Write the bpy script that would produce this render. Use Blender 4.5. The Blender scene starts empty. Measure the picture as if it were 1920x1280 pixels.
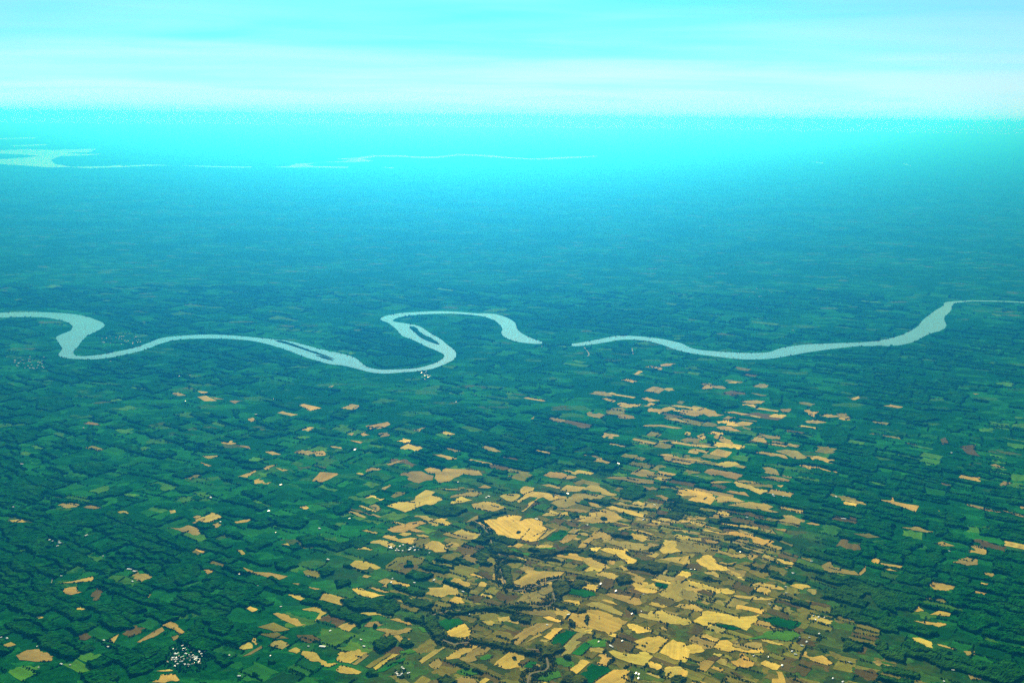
import bpy, math
import numpy as np
from mathutils import Matrix, Vector

rng = np.random.default_rng(11)
scene = bpy.context.scene
col = scene.collection

# ------------------------------------------------------------------ camera
LENS, H = 35.0, 3000.0                      # metres above the plain
FP = 1920 * LENS / 36.0
PITCH = math.atan((640 - 222) / FP)
ROLL = math.radians(0.66)
_X = np.array([1.0, 0, 0])
_F = np.array([0, math.cos(PITCH), -math.sin(PITCH)])
_U = np.array([0, math.sin(PITCH), math.cos(PITCH)])
_R = math.cos(ROLL) * _X + math.sin(ROLL) * _U
_V = math.cos(ROLL) * _U - math.sin(ROLL) * _X
cam_data = bpy.data.cameras.new('camera')
cam_data.lens = LENS
cam_data.sensor_width = 36.0
cam_data.clip_start = 1.0
cam_data.clip_end = 4.0e6
cam = bpy.data.objects.new('camera', cam_data)
col.objects.link(cam)
cam.matrix_world = Matrix(((_R[0], _V[0], -_F[0], 0), (_R[1], _V[1], -_F[1], 0), (_R[2], _V[2], -_F[2], H), (0, 0, 0, 1)))
scene.camera = cam

# ------------------------------------------------------------------ light
SUN_EL, SUN_AZ = math.radians(27), math.radians(-3)    # ahead of the camera, a little to the left: the haze is backlit
SKY_STRENGTH = 0.08
CLOUD_A, CLOUD_B = (2.70, 19.17, 0), (20.42, 2.26, 0)
world = bpy.data.worlds.new('World')
scene.world = world
world.use_nodes = True
wn, wl = world.node_tree.nodes, world.node_tree.links
wn.clear()
w_out = wn.new('ShaderNodeOutputWorld')
w_bg = wn.new('ShaderNodeBackground')
w_bg.inputs['Strength'].default_value = SKY_STRENGTH
w_sky = wn.new('ShaderNodeTexSky')
w_sky.sky_type = 'NISHITA'
w_sky.sun_disc = False
w_sky.sun_elevation = SUN_EL
w_sky.sun_rotation = SUN_AZ
w_sky.altitude = 3000
w_sky.air_density = 1.0
w_sky.dust_density = 0.6
w_sky.ozone_density = 2.0
w_tint = wn.new('ShaderNodeMix'); w_tint.data_type = 'RGBA'; w_tint.blend_type = 'MULTIPLY'
w_tint.inputs['Factor'].default_value = 1.0
w_tint.inputs['B'].default_value = (0.09, 0.86, 0.98, 1)
wl.new(w_sky.outputs['Color'], w_tint.inputs['A'])
# thin streaky high cloud, laid out on a flat layer overhead
w_tc = wn.new('ShaderNodeTexCoord')
w_sep = wn.new('ShaderNodeSeparateXYZ'); wl.new(w_tc.outputs['Generated'], w_sep.inputs[0])
def wmath(op, a, b=None):
    n = wn.new('ShaderNodeMath'); n.operation = op
    for i, v in enumerate((a, b)):
        if v is None: continue
        if isinstance(v, (int, float)): n.inputs[i].default_value = v
        else: wl.new(v, n.inputs[i])
    return n.outputs[0]
w_z = wmath('ADD', wmath('MAXIMUM', w_sep.outputs['Z'], 0.0), 0.035)
w_cmb = wn.new('ShaderNodeCombineXYZ')
wl.new(wmath('DIVIDE', w_sep.outputs['X'], w_z), w_cmb.inputs['X'])
wl.new(wmath('DIVIDE', w_sep.outputs['Y'], w_z), w_cmb.inputs['Y'])
def wnoise(scale, loc, detail, rough, dist=0.0):
    m = wn.new('ShaderNodeMapping'); m.inputs['Scale'].default_value = scale; m.inputs['Location'].default_value = loc
    wl.new(w_cmb.outputs[0], m.inputs['Vector'])
    n = wn.new('ShaderNodeTexNoise'); n.inputs['Scale'].default_value = 1.0; n.inputs['Detail'].default_value = detail
    n.inputs['Roughness'].default_value = rough; n.inputs['Distortion'].default_value = dist
    wl.new(m.outputs[0], n.inputs['Vector']); return n.outputs['Fac']
def wramp(v, a, b):
    m = wn.new('ShaderNodeMapRange'); m.interpolation_type = 'SMOOTHSTEP'
    m.inputs['From Min'].default_value = a; m.inputs['From Max'].default_value = b
    wl.new(v, m.inputs['Value']); return m.outputs['Result']
w_broad = wramp(wnoise((0.20, 0.24, 1), CLOUD_A, 3, 0.5, .4), 0.32, 0.68)
w_streak = wramp(wnoise((0.34, 0.60, 1), CLOUD_B, 7, 0.58, 1.2), 0.36, 0.66)
w_low = wn.new('ShaderNodeMapRange'); w_low.interpolation_type = 'SMOOTHSTEP'      # the layer thickens with the slant of view
w_low.inputs['From Min'].default_value = 0.115; w_low.inputs['From Max'].default_value = 0.0
wl.new(w_sep.outputs['Z'], w_low.inputs['Value'])
w_cloud = wmath('ADD', wmath('MULTIPLY', w_broad, 0.36), wmath('MULTIPLY', w_streak, 0.10))
w_cloud = wmath('ADD', w_cloud, wmath('SUBTRACT', wmath('MULTIPLY', w_low.outputs['Result'], 0.80), 0.04))
w_cloud = wmath('MAXIMUM', wmath('MINIMUM', wmath('MULTIPLY', w_cloud, 0.95), 0.92), 0.02)
w_mix = wn.new('ShaderNodeMix'); w_mix.data_type = 'RGBA'
wl.new(w_cloud, w_mix.inputs['Factor'])
wl.new(w_tint.outputs['Result'], w_mix.inputs['A'])
w_mix.inputs['B'].default_value = (6.6, 8.1, 8.6, 1)
wl.new(w_mix.outputs['Result'], w_bg.inputs['Color'])
wl.new(w_bg.outputs[0], w_out.inputs['Surface'])

sun_data = bpy.data.lights.new('sun', 'SUN')
sun_data.energy = 5.0
sun_data.angle = math.radians(0.53)
sun_data.color = (1.0, 0.955, 0.94)
sun = bpy.data.objects.new('sun', sun_data)
col.objects.link(sun)
_sd = Vector((math.sin(SUN_AZ) * math.cos(SUN_EL), math.cos(SUN_AZ) * math.cos(SUN_EL), math.sin(SUN_EL)))
sun.rotation_euler = _sd.to_track_quat('Z', 'Y').to_euler()

vs = scene.view_settings
vs.view_transform = 'Standard'
vs.look = 'None'
vs.gamma = 1.0
vs.exposure = 0.45
vs.use_curve_mapping = False
scene.cycles.use_denoising = False
scene.cycles.sample_clamp_indirect = 1.0
scene.cycles.sample_clamp_direct = 6.0
scene.cycles.max_bounces = 4
scene.cycles.volume_bounces = 0

# ------------------------------------------------------------------ helpers
def ground_point(x, y):
    d = _F + _R * (x - 960) / FP + _V * (640 - y) / FP
    t = -H / d[2]
    return d[0] * t, d[1] * t
def to_pixels(P):
    q = np.c_[P, np.full(len(P), -H)]
    w = q @ _F
    return np.stack([960 + FP * (q @ _R) / w, 640 - FP * (q @ _V) / w], 1)
def to_pixel(x, y, z=0.0):
    p = np.array([x, y, z - H])
    w = p @ _F
    return 960 + FP * (p @ _R) / w, 640 - FP * (p @ _V) / w
def trace(pts, ox=0.0, oy=0.0, s=1.0):
    return np.array([ground_point(ox + a / s, oy + b / s) for a, b in pts])
def area(P):
    x, y = P[:, 0], P[:, 1]
    return 0.5 * float(np.sum(x * np.roll(y, -1) - y * np.roll(x, -1)))
def ccw(P):
    return P if area(P) > 0 else P[::-1]
def inside(P, q):
    x1, y1 = P[:, 0], P[:, 1]
    x2, y2 = np.roll(x1, -1), np.roll(y1, -1)
    dy = np.where(y2 == y1, 1e-12, y2 - y1)
    sl = (x2 - x1) / dy
    out = np.zeros(len(q), bool)
    st = max(1, 400000 // len(P))
    for s in range(0, len(q), st):
        x, y = q[s:s + st, :1], q[s:s + st, 1:2]
        c = ((y1 > y) != (y2 > y)) & (x < sl * (y - y1) + x1)
        out[s:s + st] = c.sum(1) % 2 == 1
    return out
_perm = rng.random((256, 256))
def vnoise(x, y, s):
    x = np.asarray(x, float) / s + 1000.0; y = np.asarray(y, float) / s + 1000.0
    xi = np.floor(x).astype(int); yi = np.floor(y).astype(int)
    fx = x - xi; fy = y - yi
    fx = fx * fx * (3 - 2 * fx); fy = fy * fy * (3 - 2 * fy)
    g = lambda a, b: _perm[a % 256, b % 256]
    return (g(xi, yi) * (1 - fx) + g(xi + 1, yi) * fx) * (1 - fy) + (g(xi, yi + 1) * (1 - fx) + g(xi + 1, yi + 1) * fx) * fy
def fbm(x, y, s):
    return 0.55 * vnoise(x, y, s) + 0.28 * vnoise(x, y, s * .45) + 0.17 * vnoise(x, y, s * .2)
def mesh_np(name, V, Fq, Ft=None, smooth=False):
    me = bpy.data.meshes.new(name)
    V = np.asarray(V, np.float32)
    nq = 0 if Fq is None else len(Fq); nt = 0 if Ft is None else len(Ft)
    me.vertices.add(len(V)); me.vertices.foreach_set('co', V.ravel())
    idx = []
    if nq: idx.append(np.asarray(Fq, np.int32).ravel())
    if nt: idx.append(np.asarray(Ft, np.int32).ravel())
    idx = np.concatenate(idx)
    me.loops.add(len(idx)); me.loops.foreach_set('vertex_index', idx)
    me.polygons.add(nq + nt)
    me.polygons.foreach_set('loop_start', np.concatenate([np.arange(nq) * 4, nq * 4 + np.arange(nt) * 3]).astype(np.int32))
    me.update(calc_edges=True); me.validate()
    me.polygons.foreach_set('use_smooth', np.full(nq + nt, smooth, bool))
    return me
def link(name, me, mat, loc=(0, 0, 0), parent=None):
    o = bpy.data.objects.new(name, me)
    if mat is not None and len(me.materials) == 0: me.materials.append(mat)
    o.location = loc
    if parent: o.parent = parent
    col.objects.link(o)
    return o
def tag(o, label=None, cat=None, group=None, kind=None):
    if label: o['label'] = label
    if cat: o['category'] = cat
    if group: o['group'] = group
    if kind: o['kind'] = kind
    return o

# ------------------------------------------------------------------ materials
def material(name):
    m = bpy.data.materials.new(name); m.use_nodes = True
    nt = m.node_tree; b = nt.nodes['Principled BSDF']
    b.inputs['Roughness'].default_value = 0.9
    b.inputs['Specular IOR Level'].default_value = 0.1
    return m, nt, b
class NB:                                    # small node helper
    def __init__(s, nt): s.nt = nt
    def n(s, t, **k):
        x = s.nt.nodes.new(t)
        for a, v in k.items(): setattr(x, a, v)
        return x
    def l(s, a, b): s.nt.links.new(a, b)
    def put(s, sock, v):
        if isinstance(v, (int, float, tuple)): sock.default_value = v
        else: s.l(v, sock)
    def coord(s, out='Object', scale=(1, 1, 1), rot=0.0, loc=(0, 0, 0)):
        t = s.n('ShaderNodeTexCoord'); m = s.n('ShaderNodeMapping')
        m.inputs['Scale'].default_value = scale; m.inputs['Rotation'].default_value = (0, 0, rot); m.inputs['Location'].default_value = loc
        s.l(t.outputs[out], m.inputs['Vector']); return m.outputs[0]
    def noise(s, vec, scale, detail=3, rough=.55, dist=0.0):
        x = s.n('ShaderNodeTexNoise'); s.l(vec, x.inputs['Vector'])
        x.inputs['Scale'].default_value = scale; x.inputs['Detail'].default_value = detail
        x.inputs['Roughness'].default_value = rough; x.inputs['Distortion'].default_value = dist
        return x.outputs['Fac']
    def rng(s, v, a, b, c=0.0, d=1.0, smooth=True):
        x = s.n('ShaderNodeMapRange'); x.interpolation_type = 'SMOOTHSTEP' if smooth else 'LINEAR'
        x.inputs['From Min'].default_value = a; x.inputs['From Max'].default_value = b
        x.inputs['To Min'].default_value = c; x.inputs['To Max'].default_value = d
        s.l(v, x.inputs['Value']); return x.outputs['Result']
    def math(s, op, a, b=None):
        x = s.n('ShaderNodeMath', operation=op)
        s.put(x.inputs[0], a)
        if b is not None: s.put(x.inputs[1], b)
        return x.outputs[0]
    def mix(s, f, a, b, mode='MIX'):
        x = s.n('ShaderNodeMix', data_type='RGBA', blend_type=mode)
        s.put(x.inputs['Factor'], f); s.put(x.inputs['A'], a); s.put(x.inputs['B'], b)
        return x.outputs['Result']

WARM = ground_point(1180, 1150)               # middle of the grain country; warm grading cast painted into its colours
def warm_cast(x, y):
    dx = (x - WARM[0]) / 1900.0; dy = (y - WARM[1]) / 2700.0
    n = fbm(x, y, 900.0)
    return np.clip(1.25 - np.hypot(dx, dy) + (n - .5) * .9, 0, 1)
STRIP = math.radians(-31)

m_ground, nt, b = material('countryside')
k = NB(nt)
v0 = k.coord('Object')
def warped(scale, rot, amt, s):
    v = k.coord('Object', scale, rot)
    nz = k.n('ShaderNodeTexNoise'); k.l(v0, nz.inputs['Vector']); nz.inputs['Scale'].default_value = s; nz.inputs['Detail'].default_value = 3
    a = k.n('ShaderNodeVectorMath', operation='MULTIPLY_ADD'); k.l(nz.outputs['Color'], a.inputs[0]); a.inputs[1].default_value = (amt, amt, 0); k.l(v, a.inputs[2])
    return a.outputs[0]
vs_ = warped((1, 2.2, 1), -STRIP, 300.0, 1 / 170.0)
cells = k.n('ShaderNodeTexVoronoi', feature='F1'); k.l(vs_, cells.inputs['Vector']); cells.inputs['Scale'].default_value = 1 / 230.0
csep = k.n('ShaderNodeSeparateColor'); k.l(cells.outputs['Color'], csep.inputs[0])
mott = k.noise(k.coord('Object', (1, 1.7, 1), -STRIP), 1 / 170, 8, .78, .5)          # copses, hedges and clearings
fine = k.noise(v0, 1 / 45, 4, .75)
big = k.noise(v0, 1 / 1900, 5, .6)
woods = k.math('ADD', k.math('ADD', k.math('MULTIPLY', mott, 1.0), k.math('MULTIPLY', big, .95)), k.math('MULTIPLY', csep.outputs[0], .16))
woods = k.rng(woods, 1.01, 1.14)
meadow = k.mix(k.rng(csep.outputs[1], .1, .95), (.008, .110, .020, 1), (.024, .230, .022, 1))
meadow = k.mix(k.rng(csep.outputs[2], .90, .97), meadow, (.065, .220, .012, 1))
meadow = k.mix(k.math('MULTIPLY', k.rng(csep.outputs[2], .028, .020), k.rng(mott, .42, .50)), meadow, (.12, .16, .02, 1))
meadow = k.mix(k.rng(fine, .25, .8), meadow, k.mix(1.0, meadow, (.45, .5, .5, 1), 'MULTIPLY'))
wood_c = k.mix(k.rng(fine, .3, .7), (.0014, .044, .004, 1), (.008, .115, .008, 1))
g1 = k.mix(woods, meadow, wood_c)
dist = k.n('ShaderNodeVectorMath', operation='LENGTH')
k.l(k.coord('Object', (1 / 1900, 1 / 2700, 0), 0, (-WARM[0] / 1900, -WARM[1] / 2700, 0)), dist.inputs[0])
dry = k.rng(k.math('ADD', dist.outputs['Value'], k.math('MULTIPLY', k.noise(v0, 1 / 900, 4), .9)), 0.6, 1.6, 1, 0)
cast_c = k.mix(k.rng(k.noise(v0, 1 / 110, 6, .7), .35, .65), (.070, .066, .003, 1), (.240, .175, .010, 1))
g1 = k.mix(k.math('MULTIPLY', dry, .8), g1, cast_c)  # warm grading cast mixed into the ground colour
k.l(g1, b.inputs['Base Color'])
b.inputs['Specular IOR Level'].default_value = 0.0

def field_material(name, bands, amount):
    m, nt, b = material(name); k = NB(nt)
    oi = k.n('ShaderNodeObjectInfo')
    vec = k.coord('Object', (1, 1, 1))
    band = k.noise(k.coord('Object', (1 / 900, 1 / bands, 1)), 1.0, 4, .7)
    row = k.noise(k.coord('Object', (1 / 300, 1 / 7.0, 1)), 1.0, 2, .6)
    patch = k.noise(vec, 1 / 110, 5, .6, .8)
    f = k.math('ADD', k.math('ADD', k.math('MULTIPLY', k.rng(band, .3, .7), .50), k.math('MULTIPLY', k.rng(patch, .3, .7), .35)), k.math('MULTIPLY', row, .30))
    f = k.math('MULTIPLY', k.math('SUBTRACT', f, .575), amount)
    hi = k.mix(1.0, oi.outputs['Color'], (1.38, 1.32, 1.22, 1), 'MULTIPLY')
    lo = k.mix(1.0, oi.outputs['Color'], (.62, .64, .60, 1), 'MULTIPLY')
    k.l(k.mix(k.rng(f, -.5, .5, 0, 1, False), lo, hi), b.inputs['Base Color'])
    b.inputs['Specular IOR Level'].default_value = 0.0
    return m
m_crop = field_material('dry_crop', 38.0, 1.1)
m_meadow = field_material('meadow_grass', 60.0, 1.3)

m_patch, nt, b = material('small_parcels')
k = NB(nt)
at = k.n('ShaderNodeAttribute', attribute_name='tone')
f = k.noise(k.coord('Object'), 1 / 45, 4, .7)
k.l(k.mix(1.0, at.outputs['Color'], k.mix(k.rng(f, .3, .7), (.6, .6, .6, 1), (1.35, 1.35, 1.35, 1)), 'MULTIPLY'), b.inputs['Base Color'])
b.inputs['Specular IOR Level'].default_value = 0.0

m_wood, nt, b = material('tree_canopy')
k = NB(nt)
vv = k.coord('Object')
geo = k.n('ShaderNodeNewGeometry')
vg = k.n('ShaderNodeMapping'); k.l(geo.outputs['Position'], vg.inputs['Vector'])
f1 = k.noise(vg.outputs[0], 1 / 34, 4, .75); f2 = k.noise(vg.outputs[0], 1 / 190, 5, .65)
c = k.mix(k.rng(f1, .3, .7), (.0016, .050, .003, 1), (.012, .135, .006, 1))
c = k.mix(k.math('MULTIPLY', k.rng(f2, .45, .7), .5), c, (.030, .150, .006, 1))
wdst = k.n('ShaderNodeVectorMath', operation='LENGTH')
wmap = k.n('ShaderNodeMapping'); k.l(geo.outputs['Position'], wmap.inputs['Vector']); wmap.inputs['Scale'].default_value = (1 / 1900, 1 / 2700, 0); wmap.inputs['Location'].default_value = (-WARM[0] / 1900, -WARM[1] / 2700, 0)
k.l(wmap.outputs[0], wdst.inputs[0])
wcast = k.rng(k.math('ADD', wdst.outputs['Value'], k.math('MULTIPLY', k.noise(vg.outputs[0], 1 / 900, 4), .9)), 0.6, 1.6, 1, 0)
c = k.mix(k.math('MULTIPLY', wcast, .8), c, k.mix(k.rng(f1, .3, .7), (.045, .056, .002, 1), (.140, .130, .004, 1)))  # same warm cast put into the leaf colours
k.l(c, b.inputs['Base Color'])
b.inputs['Specular IOR Level'].default_value = 0.0

m_water, nt, b = material('muddy_water')
k = NB(nt)
f = k.noise(k.coord('Object', (1, 1, 1)), 1 / 900, 4, .6)
k.l(k.mix(k.rng(f, .3, .7), (.20, .29, .27, 1), (.25, .35, .32, 1)), b.inputs['Base Color'])
b.inputs['Roughness'].default_value = 0.08
b.inputs['Specular IOR Level'].default_value = 0.5
bump = k.n('ShaderNodeBump'); bump.inputs['Strength'].default_value = .04; bump.inputs['Distance'].default_value = .3
k.l(k.noise(k.coord('Object'), 1 / 12, 3), bump.inputs['Height']); k.l(bump.outputs[0], b.inputs['Normal'])

m_creek, nt, b = material('brown_creek_water')
b.inputs['Base Color'].default_value = (.17, .14, .055, 1); b.inputs['Roughness'].default_value = .7; b.inputs['Specular IOR Level'].default_value = .05
m_road, nt, b = material('pale_gravel')
k = NB(nt); k.l(k.mix(k.noise(k.coord('Object'), 1 / 20, 3), (.30, .30, .26, 1), (.45, .44, .38, 1)), b.inputs['Base Color'])
m_wall, nt, b = material('limewash')
k = NB(nt); k.l(k.mix(k.noise(k.coord('Object'), 1 / 3, 3), (.62, .58, .50, 1), (.78, .75, .68, 1)), b.inputs['Base Color'])
def roof(name, c, rough, spec):
    m, nt, b = material(name); k = NB(nt)
    w = k.n('ShaderNodeTexWave'); k.l(k.coord('Object'), w.inputs['Vector']); w.inputs['Scale'].default_value = 1.5; w.inputs['Distortion'].default_value = .6
    k.l(k.mix(k.math('MULTIPLY', w.outputs['Fac'], .3), c, tuple(x * .75 for x in c[:3]) + (1,)), b.inputs['Base Color'])
    b.inputs['Roughness'].default_value = rough; b.inputs['Specular IOR Level'].default_value = spec
    return m
m_roofs = [roof('pale_sheet_roof', (.80, .80, .78, 1), .25, .8), roof('clay_tile_roof', (.55, .40, .30, 1), .5, .4), roof('whitewashed_roof', (.82, .82, .80, 1), .4, .5)]
m_bark, nt, b = material('bark'); b.inputs['Base Color'].default_value = (.06, .045, .03, 1)

# ------------------------------------------------------------------ the land
rad = np.concatenate([np.linspace(0, 24000, 40), np.geomspace(26000, 3.4e5, 30)])
na = 96
ang = np.linspace(0, 2 * math.pi, na, endpoint=False)
V = [(0, 0, 0)] + [(r * math.cos(a), r * math.sin(a), 0) for r in rad[1:] for a in ang]
Ft = [(0, 1 + i, 1 + (i + 1) % na) for i in range(na)]
Fq = [(1 + j * na + i, 1 + (j + 1) * na + i, 1 + (j + 1) * na + (i + 1) % na, 1 + j * na + (i + 1) % na) for j in range(len(rad) - 2) for i in range(na)]
tag(link('ground', mesh_np('ground', V, Fq, Ft), m_ground), 'green wooded farm plain reaching the hazy horizon', kind='structure')

def ngon(name, P, top, mat, loc=None, skirt=1.5, cx=None, rot=0.0):
    """a low slab with outline P (world metres), origin at its middle, local x along rot"""
    P = ccw(np.asarray(P, float))
    c = P.mean(0) if cx is None else np.asarray(cx)
    ca, sa = math.cos(-rot), math.sin(-rot)
    Q = (P - c) @ np.array([[ca, sa], [-sa, ca]])
    n = len(Q)
    V = [(a, d, top) for a, d in Q] + [(a, d, top - skirt) for a, d in Q]
    F = [tuple(range(n))] + [(i, n + i, n + (i + 1) % n, (i + 1) % n) for i in range(n)]
    me = bpy.data.meshes.new(name); me.from_pydata(V, [], F); me.update()
    o = link(name, me, mat, (c[0], c[1], 0)); o.rotation_euler.z = rot
    return o
def rough_edge(P, step, amp, straight=0.55, wild=0.12):
    """sides of P, some nearly straight, the others broken up by repeated midpoint displacement"""
    P = np.asarray(P, float); out = []
    n = len(P)
    for i in range(n):
        a, d = P[i], P[(i + 1) % n]
        L = np.hypot(*(d - a))
        k_ = 0.015 if rng.random() < straight else wild
        q = np.array([a, d])
        while L > step:
            m = (q[:-1] + q[1:]) / 2
            v = q[1:] - q[:-1]
            nr = np.stack([v[:, 1], -v[:, 0]], 1)
            ln = np.hypot(v[:, 0], v[:, 1])[:, None]
            off = np.clip(rng.normal(0, k_, (len(m), 1)), -.45, .45) * np.minimum(1, amp / (ln * .2 + 1e-6))
            m = m + nr * off
            z = np.empty((len(q) + len(m), 2)); z[0::2] = q; z[1::2] = m
            q = z; L /= 2
        out.append(q[:-1])
    return np.concatenate(out)

def crosses(P):
    a = P; d = np.roll(P, -1, 0)
    o = lambda p, q, s: (q[..., 0] - p[..., 0]) * (s[..., 1] - p[..., 1]) - (q[..., 1] - p[..., 1]) * (s[..., 0] - p[..., 0])
    A, D, C, E_ = a[:, None], d[:, None], a[None], d[None]
    x = (o(A, D, C) * o(A, D, E_) < 0) & (o(C, E_, A) * o(C, E_, D) < 0)
    n = len(P); i = np.arange(n)
    x[i, i] = False; x[i, (i + 1) % n] = False; x[(i + 1) % n, i] = False
    return bool(x.any())
def outline(P, step, amp, straight=0.55, wild=0.12):
    """a broken-up outline that never crosses itself"""
    for f in (1.0, .7, .45, .25, .1):
        E_ = rough_edge(P, step, amp * f, straight, wild * f)
        if not crosses(E_): return E_
    return np.asarray(P, float)
def smooth_loop(P, it=2):
    P = np.asarray(P, float)
    for _ in range(it):
        N = np.roll(P, -1, 0)
        P = np.stack([P * .75 + N * .25, P * .25 + N * .75], 1).reshape(-1, 2)
    return P
N_, P_, Q_ = (0, 540, 3), (640, 540, 3), (1280, 540, 3)
def tr(pts, T): return [(T[0] + a / T[2], T[1] + c / T[2]) for a, c in pts]
river_w = (tr([(-400, 150), (-200, 145), (0, 140), (60, 136), (180, 134), (300, 138), (400, 144), (480, 158), (540, 178), (580, 195), (592, 207), (580, 222), (540, 245), (500, 262), (470, 285), (450, 310), (435, 335), (415, 352), (412, 370), (425, 380), (470, 384), (560, 376), (640, 360), (720, 345), (790, 325), (850, 302), (890, 285), (940, 275), (1010, 268), (1100, 263), (1200, 261), (1330, 268), (1440, 278), (1530, 287), (1640, 300), (1720, 322), (1800, 343), (1870, 358)], N_)
    + tr([(0, 368), (50, 380), (95, 402), (125, 432), (160, 450), (220, 460), (300, 458), (380, 455), (440, 448), (500, 432), (550, 412), (580, 390), (580, 375), (560, 362), (520, 345), (470, 325), (420, 298), (380, 282), (345, 270), (325, 255), (320, 240), (290, 215), (260, 192), (230, 185), (215, 175), (235, 160), (270, 152), (330, 140), (420, 135), (550, 129), (680, 135), (760, 143), (830, 141), (900, 153), (950, 175), (980, 195), (988, 225), (1000, 245), (1040, 270), (1090, 290), (1160, 311), (1100, 314), (1040, 310), (980, 300), (930, 283), (905, 265), (898, 245), (910, 235), (895, 210), (870, 185), (830, 168), (780, 155), (700, 148), (600, 142), (480, 146), (400, 152), (340, 160), (300, 172), (285, 185), (310, 192), (370, 200), (430, 210), (465, 228), (500, 255), (560, 285), (595, 320), (635, 345), (648, 370), (640, 398), (610, 415), (560, 437), (500, 458), (420, 468), (330, 474), (240, 482), (170, 475), (110, 460), (70, 448), (0, 432)], P_)
    + tr([(1860, 430), (1790, 410), (1720, 390), (1640, 358), (1560, 330), (1480, 308), (1400, 293), (1300, 285), (1200, 283), (1080, 284), (980, 292), (900, 312), (860, 330), (800, 352), (720, 370), (620, 392), (520, 402), (420, 398), (350, 392), (322, 375), (345, 355), (350, 335), (325, 300), (312, 280), (325, 268), (370, 250), (400, 240), (410, 215), (390, 195), (340, 180), (260, 165), (180, 162), (80, 163), (0, 167), (-200, 178), (-400, 190)], N_))
river_e = (tr([(1265, 316), (1330, 310), (1400, 297), (1480, 282), (1530, 270), (1600, 267), (1700, 273), (1800, 285), (1870, 300)], P_)
    + tr([(0, 312), (30, 330), (80, 347), (200, 357), (300, 363), (400, 366), (470, 363), (510, 355), (540, 340), (600, 328), (700, 316), (860, 310), (1000, 306), (1100, 297), (1180, 280), (1240, 262), (1280, 240), (1325, 215), (1335, 195), (1380, 155), (1430, 120), (1468, 100), (1470, 80), (1510, 75), (1620, 69), (1800, 72), (1920, 78), (2200, 92), (2200, 98), (1920, 84), (1800, 77), (1620, 74), (1540, 83), (1515, 95), (1515, 120), (1490, 145), (1470, 165), (1472, 185), (1488, 210), (1460, 238), (1380, 258), (1320, 295), (1270, 312), (1180, 328), (1090, 325), (980, 326), (860, 340), (740, 355), (640, 372), (560, 388), (480, 399), (380, 402), (280, 396), (180, 383), (80, 372), (0, 357)], Q_)
    + tr([(1860, 340), (1800, 315), (1700, 293), (1600, 288), (1540, 294), (1480, 307), (1400, 318), (1330, 327), (1290, 325)], P_))
water_polys = []
for pts, lab in ((river_w, 'pale winding river looping across the plain with wooded islands'), (river_e, 'pale river reach sweeping up to a thin bend')):
    g = rough_edge(smooth_loop(trace(pts), 2), 45, 6, .8)
    water_polys.append(g)
    tag(ngon('river', g, .8, m_water), lab, kind='structure')
far = [
    [(0, 565), (100, 560), (200, 563), (362, 558), (340, 571), (250, 573), (300, 579), (385, 578), (330, 583), (225, 586), (190, 600), (205, 615), (270, 627), (180, 628), (80, 621), (0, 616), (-300, 615), (-300, 600), (0, 598), (90, 592), (150, 585), (60, 578), (-300, 574), (-300, 565)],
    [(240, 627), (400, 624), (460, 620), (450, 624), (560, 618), (645, 621), (560, 622), (440, 628), (330, 631)],
    [(670, 621), (800, 624), (945, 626), (940, 629), (800, 627)],
    [(1020, 626), (1080, 625), (1110, 615), (1190, 611), (1150, 618), (1180, 624), (1310, 626), (1300, 630), (1150, 628), (1080, 629)],
    [(1200, 608), (1280, 606), (1330, 600), (1260, 597), (1340, 591), (1400, 583), (1500, 583), (1560, 588), (1640, 588), (1720, 578), (1850, 584), (1920, 591), (2000, 596), (2090, 590), (2240, 585), (2240, 588), (2090, 597), (2000, 599), (1900, 594), (1800, 586), (1720, 583), (1640, 593), (1560, 593), (1500, 588), (1410, 588), (1360, 596), (1400, 604), (1330, 609)],
    [(1430, 628), (1480, 629), (1470, 632)], [(0, 518), (140, 514), (130, 521), (0, 524), (-200, 524), (-200, 519)], [(30, 546), (180, 541), (170, 546), (60, 550)],
    [(3030, 605), (3090, 611), (3080, 613)], [(3385, 612), (3420, 622), (3395, 618)]]
labs = ['broad pale estuary fading into the haze', 'thin bright far channel running out of the estuary', 'hairline far channel on the plain', 'bright far river bend with a short side arm', 'long thin far river on the hazy plain', 'small far pool', 'faint sheet of water beyond the estuary', 'faint lagoon behind the estuary', 'short far water streak', 'far slanting water streak']
for pts, lab in zip(far, labs):
    g = trace(pts, 0, 0, 2)
    tag(ngon('far_water', g, 6.0, m_water, skirt=6.0), lab, kind='structure')
    water_polys.append(g)

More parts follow.
